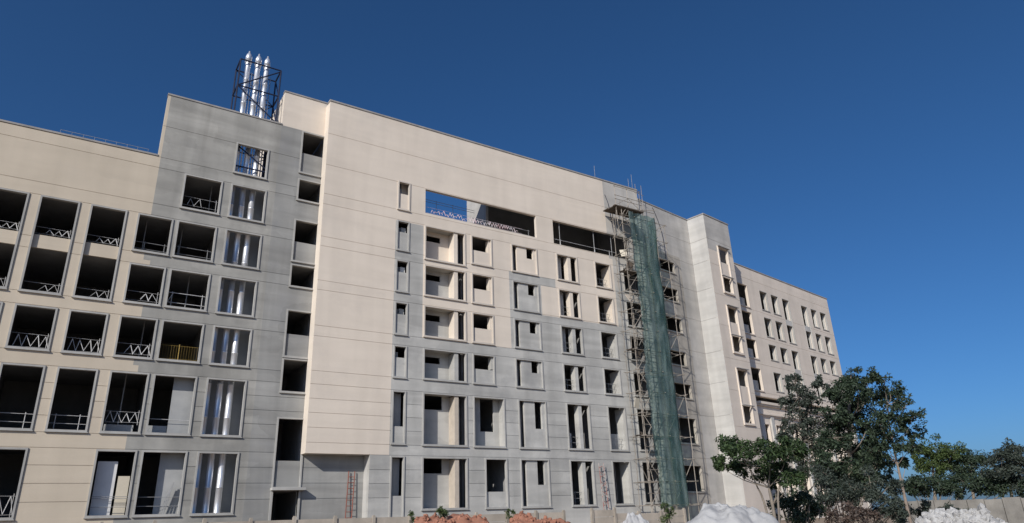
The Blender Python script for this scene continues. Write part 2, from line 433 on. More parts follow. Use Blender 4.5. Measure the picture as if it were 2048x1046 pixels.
# ================================================================== MAIN BLOCK
H0 = 1.70
BZ = lambda z: z + H0
ROOF_B = BZ(31.12)
main = empty('unfinished_building', (0, 0, 0))
tag(main, 'tall main block of the unfinished building, cream upper walls and grey lower storeys', 'building', 'blocks of the unfinished building')
bm_mats = [M['cream'], M['grey'], M['pale'], M['grey_blue']]
def paintB(u, z):
    z -= H0
    if u > 18.85 and z > 22.9: return 2
    if u > 19.25: return 2 if z > 20.2 else 1
    if z > 22.2: return 0
    if u < -2.72: return 0 if z > 4.6 else 1
    if u < -0.36: return 1
    if u < 7.55: return 1 if z < 13.1 else 0
    if u < 10.78: return 1 if z < 19.75 else 0
    if u < 12.35 and 18.95 < z < 19.75: return 1
    return 1 if z < 16.3 else 0
def fmB(u, z):
    k = paintB(u, BZ(z)); return [M['cream_frame'], M['frame'], M['pale'], M['grey_blue']][k]
def pmB(u, z): return bm_mats[paintB(u, BZ(z))]
opsB = []
tops = [22.28, 18.96, 15.65, 12.33, 9.05, 4.54]
bots = [19.76, 16.42, 13.20, 10.00, 5.31, 1.02]

# narrow column beside the blank cream wall
z0s = [(23.17, 25.66, .42), (19.74, 22.24, .36), (16.42, 18.96, .36), (13.12, 15.62, .36), (9.95, 12.32, .36), (5.34, 9.04, .68), (0.2, 4.56, .60)]
for i, (a, b_, fr) in enumerate(z0s):
    u0, u1 = -2.62, -1.56
    w = window(main, opsB, u0, u1, BZ(a), BZ(b_), fmB(-1.0 if i else -3, (a+b_)/2))
    zs = BZ(b_)-FW-(b_-a-2*FW)*fr
    box('infill_panel', pmB(-1.0 if i else -3, (a+b_)/2), w, u0+FW, u1-FW, 0.05, 0.16, BZ(a)+FW, zs)
    box('slot_back', M['shaft'], w, u0-.1, u0+(.62 if i < 5 else .95), 0.62, 0.70, zs-.3, BZ(b_)-(0.1 if i >= 5 else .35))
    if i in (1, 2, 3):
        box('pipe_boxing', M['white'] if i == 2 else M['shaft'], w, u0+0.55, u1-FW-0.02, 0.42, 0.55, zs-0.05, zs+0.55)

# wide balcony column with recessed bay, pier and slot
def balcony(u0, u1, a, b_, low):
    fm = fmB(1, (a+b_)/2); pm = pmB(1, (a+b_)/2)
    w = window(main, opsB, u0, u1, BZ(a), BZ(b_), fm)
    il, ir, zl, zt = u0+FW, u1-FW, BZ(a)+FW, BZ(b_)-FW
    p0, p1, D = u0+2.62, u0+2.95, 0.95
    b = MB(); b.box(p0, p1, 0.03, D+0.12, zl, zt)
    b.build('pier', [M['block'] if low else pm], w)
    box('slot_back', M['shaft'], w, p1+.001, ir, 0.98, 1.06, zl, zt)  # added backing panel, so the slot reads dim grey instead of black
    hs, he = (0.95, 0.0) if low else (0.78, 0.28)
    b = MB()
    b.box(il-0.3, p0-0.001, D, D+0.12, zl-0.1, zt-hs)
    b.box(il+1.75 if not low else il+1.95, p0-0.001, D, D+0.12, zt-hs, zt+0.1)
    if he > 0: b.box(il-0.3, il+1.75, D, D+0.12, zt-he, zt+0.1)
    b.build('infill_panel', pm if a > 19 else M['grey'], w)
    b = MB()
    b.box(il-0.42, il-0.30, 0.305, D+0.12, zl-0.1, zt+0.1)
    b.box(il-0.3, p0, 0.305, D, zt+0.06, zt+0.16)
    b.box(il-0.3, p0, 0.305, D, zl-0.16, zl-0.06)
    b.build('recess_lining', M['grey'], w)
for r in range(6):
    balcony(-0.25, 3.40, bots[r] if r else 19.42, tops[r], r >= 4)

# half filled windows
for r in range(6):
    a, b_ = bots[r], tops[r]
    if r < 4:
        u0, u1 = 3.93, 5.92
        w = window(main, opsB, u0, u1, BZ(a), BZ(b_), fmB(5, (a+b_)/2))
        box('infill_panel', pmB(5, (a+b_)/2), w, u0+FW, u1-FW, 0.06, 0.18, BZ(a)+FW, BZ(b_)-FW-(b_-a-2*FW)*0.5)
        box('jamb', pmB(5, (a+b_)/2), w, u1-FW-0.17, u1-FW-0.001, 0.10, 0.55, BZ(a)+FW+1.15, BZ(b_)-FW-.001)
    elif r == 4:
        u0, u1 = 3.93, 6.72
        w = window(main, opsB, u0, u1, BZ(a), BZ(b_), fmB(5, (a+b_)/2))
        D = 0.8; il, ir, zl, zt = u0+FW, u1-FW, BZ(a)+FW, BZ(b_)-FW
        b = MB(); b.box(il-.3, il+0.95, D, D+.12, zl-.1, zt+.1); b.box(il+2.15, ir+.05, D, D+.12, zl-.1, zt+.1)
        b.box(il+.95, il+2.15, D, D+.12, zl-.1, zl+1.15)
        b.build('infill_panel', M['grey'], w)
        b = MB(); b.box(ir+.05, ir+.17, .305, D+.12, zl-.1, zt+.1); b.box(il-.42, il-.3, .305, D+.12, zl-.1, zt+.1)
        b.box(il-.3, ir+.05, .305, D, zt+.06, zt+.16); b.box(il-.3, ir+.05, .305, D, zl-.16, zl-.06)
        b.build('recess_lining', M['grey'], w)
    else:
        u0, u1 = 4.85, 6.80
        w = window(main, opsB, u0, u1, BZ(a), BZ(b_), fmB(5, (a+b_)/2))
        box('infill_panel', M['grey'], w, u0+FW, u1-FW, 0.06, 0.18, BZ(a)+FW, BZ(a)+FW+1.05)

# slot beside a panel with a small upper window
for r in range(6):
    a, b_ = bots[r], tops[r]
    u0, u1 = (7.85, 10.52) if r < 4 else (7.97, 10.66)
    w = window(main, opsB, u0, u1, BZ(a), BZ(b_), fmB(9, (a+b_)/2))
    zl, zt = BZ(a)+FW, BZ(b_)-FW
    pm = pmB(9, (a+b_)/2)
    s0 = u0+0.62; wx0, wx1 = u0+1.62, u0+2.32
    hz = 0.95 if r < 4 else (2.1 if r == 4 else 1.8)
    b = MB()
    b.box(s0, wx0, 0.07, 0.30, zl, zt); b.box(wx1, u1-FW, 0.07, 0.30, zl, zt); b.box(wx0, wx1, 0.07, 0.30, zl, zt-hz)
    b.build('infill_panel', pm, w)
    box('slot_back', M['shaft'], w, u0+.02, s0+.2, 0.75, 0.83, zl-.05, zt+.05)  # grey panel added to lift the darkness inside the slot

# opening, pier and slot
for r in range(6):
    a, b_ = bots[r]+0.02, tops[r]
    u0, u1 = (12.6, 14.95) if r < 4 else (12.68, 15.12)
    w = window(main, opsB, u0, u1, BZ(a), BZ(b_), fmB(14, (a+b_)/2))
    zl, zt = BZ(a)+FW, BZ(b_)-FW
    box('pier', pmB(14, (a+b_)/2), w, u0+1.28, u0+1.62, 0.04, 0.62, zl, zt)
    if r < 4: box('infill_panel', M['shaft'], w, u0-.1, u0+(1.0 if r < 3 else .55), 0.66, 0.74, zl-.1, zt+.05)
    if r >= 1: rail_plain(w, u0+FW, u0+1.28, zl, 0.35, M['rail_dull'], (0.5, 0.95), (0.45,))
    if r >= 4:
        b = MB(); b.tube((u0+0.55, 0.5, zl), (u0+0.5, 0.5, zt), 0.035, n=6); b.build('prop', M['pole'], w)
        if r == 4:
            box('infill_panel', M['shaft'], w, u0+FW, u0+0.9, 0.7, 0.8, zl, zl+1.3)

# deep openings with a splayed lit jamb
for r in range(6):
    a, b_ = bots[r]+0.04, tops[r]
    u0, u1 = (16.95, 18.88) if r < 4 else (17.06, 19.08)
    w = window(main, opsB, u0, u1, BZ(a), BZ(b_), fmB(18, (a+b_)/2))
    zl, zt = BZ(a)+FW, BZ(b_)-FW
    b = MB(); b.box(u1-FW, u1+0.06, 0.305, 1.25, zl, zt)
    b.build('jamb', pmB(18, (a+b_)/2), w)
    if r < 5: rail_plain(w, u0+FW, u1-FW, zl, 0.5, M['rail_dull'], (0.5, 0.95), (0.5, 0.8))
    if r == 5:
        b = MB(); b.tube((u0+0.75, 0.5, zl), (u0+0.7, 0.5, zt), 0.035, n=6); b.build('prop', M['pole'], w)
    if r == 4: box('infill_panel', M['shaft'], w, u0+FW, u1-FW, 1.0, 1.1, zl, zl+1.4)

# last column, behind the scaffold
for r in range(6):
    a, b_ = bots[r]+0.1, tops[r]
    window(main, opsB, 20.35, 22.55, BZ(a), BZ(b_), fmB(21, (a+b_)/2))

# long terrace slots under the top of the wall
opsB.append((-0.22, 10.62, BZ(23.38), BZ(25.50)))
opsB.append((12.45, 21.6, BZ(23.20), BZ(25.48)))
# ground floor recess under the blank cream wall
opsB.append((-8.60, -4.10, -0.2, BZ(4.62)))
groB = [BZ(z) for z in (28.25, 25.56, 23.14, 22.30, 19.72, 18.99, 16.38, 15.68, 13.10, 12.36, 9.97, 9.08, 8.12, 7.2, 6.25, 5.30, 4.60, 3.65, 2.75, 1.85)]
ub = [-2.72, -0.36, 7.55, 10.78, 12.35, 18.85, 19.25]
zb = [BZ(z) for z in (22.9, 22.2, 20.2, 19.75, 18.95, 16.3, 13.1, 4.6)]
facade(main, -8.45, 23.38, 0.0, ROOF_B, opsB, groB, bm_mats, paintB, ubreaks=ub, zbreaks=zb)
box('coping', M['coping'], main, -8.50, 23.42, -0.06, 0.42, ROOF_B+0.002, ROOF_B+0.13)
# side return of the projecting block
box('side_wall', M['cream'], main, -8.45, -8.15, 0.301, 1.02, BZ(4.62), ROOF_B)
# recess under the overhang
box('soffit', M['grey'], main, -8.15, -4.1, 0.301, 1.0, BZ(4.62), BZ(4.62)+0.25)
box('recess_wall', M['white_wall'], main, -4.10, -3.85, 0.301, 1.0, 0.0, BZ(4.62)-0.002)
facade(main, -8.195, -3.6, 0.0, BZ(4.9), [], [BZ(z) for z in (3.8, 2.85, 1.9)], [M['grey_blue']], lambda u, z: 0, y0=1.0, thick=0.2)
# floors and rooms
for z in (22.72, 19.36, 16.03, 12.74, 9.50, 4.92, 0.55):
    box('floor_slab', M['inside'], main, -2.7, 23.1, 1.13 if z < 22 else 0.32, 9.0, BZ(z)-0.14, BZ(z)+0.14)
for u in (-2.75, -0.85, 3.62, 7.35, 11.6, 15.9, 19.7, 23.1):
    box('partition_wall', M['inside'], main, u-0.08, u+0.08, 1.10 if u > -2 else .302, 9.0, 0.0, BZ(22.57))
for z0_, z1_, u0_, u1_ in ((0, 22.86, -2.8, 23.15), ):
    box('back_wall', M['inside'], main, u0_, u1_, 9.0, 9.2, BZ(z0_)+.001, BZ(z1_))
box('back_wall', M['inside'], main, 7.56, 23.15, 6.45, 6.6, BZ(22.87), BZ(29.29))
box('penthouse_roof', M['inside'], main, 7.3, 23.15, 0.32, 6.6, BZ(29.3), BZ(29.5))
box('partition_wall', M['inside'], main, 23.02, 23.18, 0.302, 6.4, BZ(22.87), BZ(29.28))
box('penthouse_wall', M['white_wall'], main, 7.3, 7.55, 3.1, 6.6, BZ(22.87), BZ(29.29))
box('back_wall', M['cream'], main, -8.1, -2.0, 1.85, 2.0, BZ(4.9), BZ(30.6))
box('partition_wall', M['cream'], main, -2.0, -1.3, 0.75, 0.9, BZ(22.9), BZ(27.5))
box('partition_wall', M['inside'], main, -1.3, -1.15, 0.302, 1.9, BZ(22.9), BZ(27.5))
box('partition_wall', M['inside'], main, -2.8, -2.0, 0.75, 0.9, BZ(22.9), BZ(27.5))
# edge protection along the terrace slots
r1 = rail_zig(main, -0.2, 9.2, BZ(23.38), 0.16, M['tape'], h=0.62, step=0.26, part=(0.06, 0.95), posts=False, seed=3, jit=.3)
rail_plain(main, -0.2, 5.0, BZ(23.38), 1.2, M['rail_dull'], (1.65, 1.85), (0.02, 0.3, 0.6), 0.02)
rail_plain(main, 4.6, 10.5, BZ(23.38), 0.9, M['rail_dull'], (0.5, 0.95), (0.1, 0.4, .98), 0.02)
rail_plain(main, 12.5, 19.9, BZ(23.20), 0.22, M['rail'], (0.55,), (0.12, 0.66, 0.9), 0.018)
for p in (0.12, 0.66, 0.95): MB().tube((12.5+7.4*p, .3, BZ(23.2)), (12.5+7.4*p, .3, BZ(25.45)), 0.03, n=6).build('prop', M['rail_dull'], main)
# rods left on the roof
for u, h in ((18.2, 1.6), (22.6, 1.3), (23.1, 1.9)):
    MB().tube((u, .25, ROOF_B), (u+.03, .27, ROOF_B+h), 0.018, n=5).build('starter_bar', M['rail_dull'], main)

# ================================================================== LEFT BLOCK (stepped roof, pipe shaft)
YA = 1.0
SU = lambda u: u
AZ = lambda z: z + H0
left = empty('unfinished_building', (0, YA, 0))
tag(left, 'left block of the unfinished building with stepped roof and flue pipes behind its windows', 'building', 'blocks of the unfinished building')
aMats = [M['cream_warm'], M['grey_left'], M['grey_blue'], M['cream']]
UB = {'edge': SU(-19.42), 'mid': SU(-11.68), 'in': SU(-8.2)}
def paintA(u, z):
    z = z-H0
    if u > UB['mid']: return 3 if z > 28.5 else 2
    if z > 16.3: return 0 if u < SU(-19.25) else 1
    if z > 9.6: return 0 if u < SU(-18.85) else 1
    return 0 if u < SU(-18.55) else 1
opsA = []
def fmA(u, z): return M['frame']
rt = [22.83, 19.37, 15.97, 12.57, 9.18, 4.68]
rb = [20.28, 16.80, 13.40, 10.02, 5.60, 1.06]
cols = {'c0b': (-27.8, -25.75), 'c0': (-25.2, -23.15), 'c1': (-22.58, -20.58), 'c2': (-19.97, -17.90), 'c3': (-17.66, -15.22), 'cp': (-14.66, -12.26)}
def winA(u0, u1, a, b_):
    return window(left, opsA, SU(u0), SU(u1), AZ(a), AZ(b_), fmA(u0, a))
wins = {}
for cn in ('c0b', 'c0', 'c1'):
    u0, u1 = cols[cn]
    w = winA(u0, u1, 13.34, 19.40)
    box('infill_panel', M['cream_warm'], w, SU(u0)+FW, SU(u1)-FW, 0.12, 0.26, AZ(16.1), AZ(16.92))
    rail_zig(w, SU(u0)+FW, SU(u1)-FW, AZ(17.0), 0.45, M['rail'], part=(0.3, 0.95), seed=1, h=.55)
    rail_zig(w, SU(u0)+FW, SU(u1)-FW, AZ(13.46), 0.45, M['rail'], part=(0.4, 0.95), thin=True, seed=2)
    for r in (3, 4, 5):
        if cn == 'c1' and r == 5: continue
        w = winA(u0, u1, rb[r], rt[r])
        if (r+len(cn)) % 2: rail_zig(w, SU(u0)+FW, SU(u1)-FW, AZ(rb[r])+FW, 0.45, M['rail'], seed=r, h=.6+.1*r, part=(.1*r-.2, 1))
        else: rail_plain(w, SU(u0)+FW, SU(u1)-FW, AZ(rb[r])+FW, 0.45, M['rail'], (.4, .85), (.15, .8), .014)
for r in range(1, 6):
    u0, u1 = cols['c2']
    w = winA(u0, u1, rb[r], rt[r]); wins['c2', r] = w
    a, e, z = SU(u0)+FW, SU(u1)-FW, AZ(rb[r])+FW
    if r == 1: rail_plain(w, a, e, z, 0.4, M['rail_dull'], (0.25, 0.7), (0.3, 0.92))
    if r == 2: rail_zig(w, a, e, z+.1, 0.4, M['rail'], h=0.7, part=(0.45, 0.95), seed=5)
    if r == 3: rail_zig(w, a, e, z+.1, 0.4, M['rail'], h=0.75, part=(0.25, 1.0), seed=6)
    if r == 4:
        rail_zig(w, a, e, z+.45, 0.4, M['rail'], h=0.75, part=(0.05, 0.95), seed=7)
        b = MB(); b.box(a+.1, e-.25, .9, 1.3, z, z+.5); b.build('parapet_wall', M['shaft'], w)
    if r == 5:
        rail_plain(w, a, e, z, 0.3, M['rail_dull'], (0.45, 0.9, 1.0))
for r in range(6):
    u0, u1 = cols['c3']
    w = winA(u0, u1, rb[r], rt[r]); wins['c3', r] = w
    a, e, z = SU(u0)+FW, SU(u1)-FW, AZ(rb[r])+FW
    if r == 0: rail_zig(w, a, e, z+.25, 0.4, M['rail'], h=0.75, part=(0.15, 0.55), thin=True, seed=8)
    if r == 1: rail_plain(w, a, e, z, 0.4, M['rail_dull'], (0.3, 0.8), (0.1, 0.9))
    if r == 2:
        rail_plain(w, a, e, z, 0.35, M['rail'], (0.35, 1.0), (0.12, 0.92), 0.022)
        b = MB(); b.tube((a+.02, .36, z+.3), (a+.35, .36, z+1.05), .02, n=5); b.build('brace', M['rail'], w)
    if r == 3:   # yellow balcony railing
        b = MB()
        for h in (0.12, 0.95): b.tube((a, 0.32, z+h), (e, 0.32, z+h), 0.011, n=5)
        for i in range(15): b.tube((a+(e-a)*(i+.5)/15, 0.32, z+.12), (a+(e-a)*(i+.5)/15, 0.32, z+.95), 0.0055, n=5)
        b.tube(((a+e)/2, .32, z), ((a+e)/2, .32, z+1.05), .03, n=6)
        tag(b.build('balcony_railing', M['yellow'], w), 'yellow steel balcony railing')
    if r == 4:
        rail_plain(w, a, e, z, 0.4, M['rail'], (0.85,), None, 0.016)
        b = MB(); b.box(a+1.12, e+.2, .62, .74, z-.2, AZ(rt[r])); b.build('partition_wall', M['shaft'], w)
        b = MB(); b.box(a-.1, a+1.1, .75, 1.0, z-.2, z+.5); b.build('parapet_wall', M['shaft'], w)
    if r == 5:
        rail_plain(w, a, e, z, 0.3, M['rail_dull'], (0.45, 0.95))
        b = MB(); b.box(a+1.0, e+.2, .8, .92, z-.2, AZ(rt[r])); b.build('partition_wall', M['shaft'], w)
for key, fr in ((('c2', 1), .3), (('c2', 3), .7), (('c3', 0), .8), (('c3', 2), .55), (('c2', 4), .45), (('c3', 1), .2)):
    cn, r = key; u0, u1 = cols[cn]; x = SU(u0)+(u1-u0)*fr
    MB().tube((x, 1.6, AZ(rb[r])-.2), (x+.03, 1.6, AZ(rt[r])+.3), .035, n=6).build('prop', M['rail_dull'], wins[key])
# shaft windows in front of the flues
for r in range(6):
    u0, u1 = cols['cp']
    winA(u0, u1, rb[r], rt[r])
u0, u1 = cols['cp']
window(left, opsA, SU(-14.66), SU(-12.38), AZ(23.70), AZ(26.14), M['frame'])
# narrow column against the main block: tall frames in pairs
pairs = [(24.88, 28.45, 26.62), (22.62, 24.40, None), (17.82, 21.10, 19.38), (15.92, 17.62, None), (10.93, 14.28, 12.56), (8.56, 10.86, None), (2.52, 6.95, 4.22)]
for a, b_, zs in pairs:
    w = winA(-10.14, -8.30, a, b_)
    if zs is not None:
        box('infill_panel', M['grey_blue'], w, SU(-10.14)+FW, SU(-8.30)-FW, 0.06, 0.2, AZ(a)+FW, AZ(zs))
# ground door with a thick hood
dz = AZ(2.40)
opsA.append((SU(-10.02), SU(-8.42), 0.8, dz))
b = MB(); b.box(SU(-10.16), SU(-10.02), -0.09, 0.2, 0.6, dz); b.box(SU(-8.42), SU(-8.30), -0.09, 0.2, 0.6, dz)
b.build('door_surround', M['frame'], left)
box('door_hood', M['frame'], left, SU(-10.2), SU(-8.12), -0.55, 0.2, dz+.001, dz+0.16)
opsA += [(-60, UB['edge'], AZ(23.68), 60), (UB['edge'], UB['mid'], AZ(28.52), 60)]
groA = [AZ(z) for z in (26.05, 23.65, 22.86, 20.24, 19.42, 16.74, 16.0, 13.36, 12.6, 9.98, 9.2, 8.25, 7.35, 6.45, 5.55, 4.72, 3.8, 2.85, 1.9)]
ub = [UB['mid'], UB['edge'], SU(-19.25), SU(-18.85), SU(-18.55)]
zb = [AZ(z) for z in (28.5, 16.3, 9.6)]
facade(left, -33.0, UB['in'], 0.0, AZ(31.45), opsA, groA, aMats, paintA, ubreaks=ub, zbreaks=zb)
box('coping', M['coping'], left, -33.0, UB['edge']-.01, -0.05, 0.40, AZ(23.68)+.002, AZ(23.68)+0.12)
box('coping', M['coping'], left, UB['edge']-.04, UB['mid'], -0.05, 0.40, AZ(28.52)+.002, AZ(28.52)+0.12)
box('coping', M['coping'], left, UB['mid']-.04, UB['in'], -0.05, 0.40, AZ(31.45)+.002, AZ(31.45)+0.12)
b = MB()
for x in range(9): b.tube((-25.0+x*.62, .3, AZ(23.68)), (-25.0+x*.62, .3, AZ(23.68)+.5), .012, n=4)
b.tube((-25.0, .3, AZ(23.68)+.5), (-20.0, .3, AZ(23.68)+.5), .014, n=4)
b.build('roof_rail', M['rail_dull'], left)
# tall side walls and rooms
box('side_wall', M['cream'], left, UB['mid'], UB['mid']+.25, 0.301, 7.0, AZ(23.3), AZ(31.45)-.001)
box('side_wall', M['grey_left'], left, UB['edge'], UB['edge']+.25, 0.301, 0.7, AZ(23.3), AZ(28.52)-.001)
for z in (19.85, 16.37, 13.0, 9.6, 5.14, 0.6, 23.2):
    box('floor_slab', M['inside'], left, -33.0, SU(-15.0), 0.32, 7.0, AZ(z)-.15, AZ(z)+.15)
for u in (-33.0, -25.4, -22.9, -20.28, -17.78, -15.0):
    box('partition_wall', M['inside'], left, SU(u)-.07, SU(u)+.07, 0.8 if u > -30 and u < -15.5 else .302, 7.0, 0.0, AZ(23.02))
box('back_wall', M['inside'], left, -33.0, SU(-15.0), 7.0, 7.2, 0.001, AZ(23.0))
box('shaft_wall', M['shaft'], left, SU(-14.9), SU(-11.95), 1.7, 1.85, 0.001, AZ(24.3))
box('shaft_wall', M['shaft'], left, SU(-11.95), SU(-11.8), 0.302, 1.85, 0.0, AZ(23.4))
for z in (28.75, 24.6, 21.4, 17.7, 14.6, 10.9, 7.4, 2.46):
    box('floor_slab', M['inside'], left, SU(-11.3), SU(-8.3), 0.32, 6.0, AZ(z)-.08, AZ(z)+.08)
box('back_wall', M['inside'], left, SU(-11.3), SU(-6.3), 6.0, 6.2, 0.0, AZ(31.0))
box('partition_wall', M['inside'], left, SU(-8.2), SU(-8.05), 1.31, 6.0, 0.0, AZ(31.0))
box('partition_wall', M['inside'], left, SU(-11.45), SU(-11.3), .302, 6.0, 0.0, AZ(23.0))

# ================================================================== ANGLED WING
WA = math.radians(8.82)
wing = empty('unfinished_building', (23.40, 0, 0), WA)
tag(wing, 'right wing of the unfinished building angled away behind the trees', 'building', 'blocks of the unfinished building')
WZ = lambda z: z + H0
# stair wall next to the scaffold
ops = []
cw = [(23.12, 24.42), (20.0, 21.5), (16.82, 18.40), (13.5, 15.02), (10.38, 11.88), (6.2, 8.66), (1.98, 4.38)]
for i, (a, b_) in enumerate(cw):
    w = window(wing, ops, 2.08, 5.05 if i < 4 else 5.25, WZ(a), WZ(b_), M['brown_wall'], proud=0.04)
    b = MB(); b.tube((2.9, .25, WZ(a)), (2.9, .25, WZ(b_)), .03, n=6); b.build('prop', M['pole'], w)
wm = [M['pale'], M['brown_wall'], M['white_wall']]
def paintC(u, z):
    z -= H0
    if z > 25.2: return 0
    return 1 if u < 6.1 else 0
facade(wing, 0.02, 8.48, 0.0, WZ(30.12), ops, [WZ(z) for z in (27.4, 24.9, 21.9, 18.7, 15.3, 12.2, 9.0, 5.0)], wm, paintC, ubreaks=[6.1], zbreaks=[WZ(25.2)])
box('coping', M['coping'], wing, 0.0, 8.46, -0.05, 0.4, WZ(30.12)+.002, WZ(30.12)+.12)
for z in (25.4, 22.3, 19.1, 15.8, 12.7, 9.4, 5.3):
    box('floor_slab', M['inside'], wing, 0.2, 8.4, .32, 5.5, WZ(z)-.1, WZ(z)+.1)
box('back_wall', M['inside'], wing, 0.0, 8.6, 5.5, 5.7, 0, WZ(29.5))
box('partition_wall', M['inside'], wing, 6.6, 6.75, .302, 5.5, 0, WZ(29.5))
box('partition_wall', M['inside'], wing, 0.2, 0.35, .302, 5.5, 0, WZ(29.5))
# projecting tower: lit side wall and front
TY = -2.05
rtn = MB()
zz = [0] + [WZ(z) for z in (5.0, 9.0, 12.2, 15.3, 18.7, 21.9, 24.9, 27.4)] + [WZ(30.12)]
for i in range(len(zz)-1):
    box('side_wall', M['white_wall'], wing, 8.492, 8.75, TY+0.004, -0.002, zz[i]+(JT/2 if i else 0), zz[i+1]-JT/2)
box('side_wall', M['white_wall'], wing, 8.52, 8.7, TY+0.304, -0.004, 0, WZ(30.10))
ops = []
tp = [(21.65, 26.92), (15.25, 20.30), (8.15, 13.72)]
tm = [M['pale'], M['wing'], M['white_wall']]
for a, b_ in tp:
    u0, u1 = 10.28, 12.30
    w = window(wing, ops, u0, u1, WZ(a), WZ(b_), M['wing'], y0=TY, fw=0.16, proud=0.10)
    box('infill_panel', M['wing'], w, u0+.16, u1-.16, TY+.05, TY+.2, WZ(a+1.85), WZ(b_-1.75))
    b = MB(); b.box(u0-.05, u1+.12, TY-.26, TY-.101, WZ(b_)-.06, WZ(b_)+.02)
    b.build('window_hood', M['coping'], w)
    box('window_hood', M['coping'], w, u0-.05, u1+.12, TY-.26, TY-.101, WZ(a+1.84), WZ(a+1.92))
facade(wing, 8.505, 13.28, 0.0, WZ(30.12), ops, [WZ(z) for z in (27.4, 24.6, 21.3, 18.0, 14.6, 11.4, 7.9, 4.4)], tm, lambda u, z: 0 if z-H0 > 26.2 else 1, y0=TY, zbreaks=[WZ(26.2)])
box('coping', M['coping'], wing, 8.44, 13.32, TY-.06, TY+.42, WZ(30.12)+.002, WZ(30.12)+.13)
box('coping', M['coping'], wing, 8.44, 8.8, TY+.421, 0.4, WZ(30.12)+.001, WZ(30.12)+.13)
box('side_wall', M['wing'], wing, 13.05, 13.28, TY+.302, 3.5, 0, WZ(30.1))
box('back_wall', M['inside'], wing, 8.8, 13.0, 1.8, 2.0, 0, WZ(30))
for z in (23.9, 20.9, 17.9, 14.4, 11.0, 7.6):
    box('floor_slab', M['inside'], wing, 8.8, 13.0, TY+.32, 1.8, WZ(z)-.08, WZ(z)+.08)
# long wing
EY = 0.5
ops = []
RT = [25.05, 21.72, 18.45, 15.15]; RB = [22.62, 19.36, 16.55, 12.92]
em = [M['wing'], M['cream']]
def splay(w, u0, u1, z0, z1):
    box('jamb', M['grey'], w, u1-.06, u1+.05, EY+.305, EY+.55, z0+.06, z1-.06)
for r in range(4):
    w = window(wing, ops, 16.6, 20.05, WZ(RB[r]-.3), WZ(RT[r]+.1), M['wing'], y0=EY, proud=.05)
    b = MB(); b.box(16.7, 19.95, EY+.5, EY+.56, WZ(RB[r]-.2), WZ(RB[r]+1.0)); b.build('infill_panel', M['shaft'], w)
for c0, c1 in ((22.75, 24.55), (25.42, 27.22), (35.7, 37.45), (38.3, 40.1)):
    for r in range(4):
        w = window(wing, ops, c0, c1, WZ(RB[r]), WZ(RT[r]), M['frame'], y0=EY, fw=.06, proud=.025)
        splay(w, c0, c1, WZ(RB[r]), WZ(RT[r]))
for c0, c1 in ((28.15, 29.95), (33.05, 34.85)):
    for a, b_, k in ((RB[1], RT[0], 22.0), (RB[3], RT[2], 15.8)):
        w = window(wing, ops, c0, c1, WZ(a), WZ(b_), M['frame'], y0=EY, fw=.06, proud=.025)
        splay(w, c0, c1, WZ(a), WZ(b_))
        box('spandrel', M['white_wall'], w, c0+FW, c1-FW, EY+.05, EY+.25, WZ(k-.35), WZ(k+.35))
lowc = [(18.75, 19.9), (21.15, 23.3), (24.6, 26.75), (28.1, 30.2), (31.6, 33.7), (35.1, 37.2), (38.5, 40.5)]
for i, (c0, c1) in enumerate(lowc):
    for a, b_ in ((5.4, 9.12), (1.1, 4.55)):
        w = window(wing, ops, c0, c1, WZ(a), WZ(b_), M['wing'], y0=EY, proud=.10)
        if i: box('mullion', M['wing'], w, c0+.9, c0+1.15, EY+.05, EY+.4, WZ(a)+FW, WZ(b_)-FW)
ops.append((18.0, 41.2, WZ(11.45), WZ(11.98)))
facade(wing, 13.29, 41.5, 0.0, WZ(27.40), ops, [WZ(z) for z in (26.0, 22.2, 18.95, 15.75, 12.5, 5.0)], em, lambda u, z: 0, y0=EY)
box('coping', M['coping'], wing, 13.3, 41.55, EY-.06, EY+.42, WZ(27.40)+.002, WZ(27.40)+.12)
# stepped cornice between upper and lower storeys
for z0_, z1_, p in ((12.0, 12.12, .16), (11.15, 11.42, .35), (10.98, 11.14, .22), (10.0, 10.14, .28), (9.86, 9.99, .14)):
    box('cornice', M['wing'], wing, 17.9, 41.6, EY-p, EY-.001, WZ(z0_), WZ(z1_))
for u in [17.95] + [20.3 + 3.47*i for i in range(7)]:
    box('pilaster', M['white_wall'], wing, u, u+.6, EY-.16, EY-.001, 0, WZ(9.85))
for z in (25.6, 22.2, 18.95, 15.8, 12.3, 9.5, 4.85, .5):
    box('floor_slab', M['inside'], wing, 13.4, 41.2, EY+.32, 8.0, WZ(z)-.1, WZ(z)+.1)
for u in (13.4, 21.4, 25.0, 27.7, 31.5, 35.3, 38.0, 41.25):
    box('partition_wall', M['inside'], wing, u-.07, u+.07, EY+3.2 if 15 < u < 41 else EY+.302, 8.0, 0, WZ(27.2))
box('back_wall', M['inside'], wing, 13.3, 41.4, 8.0, 8.2, 0, WZ(27.2))

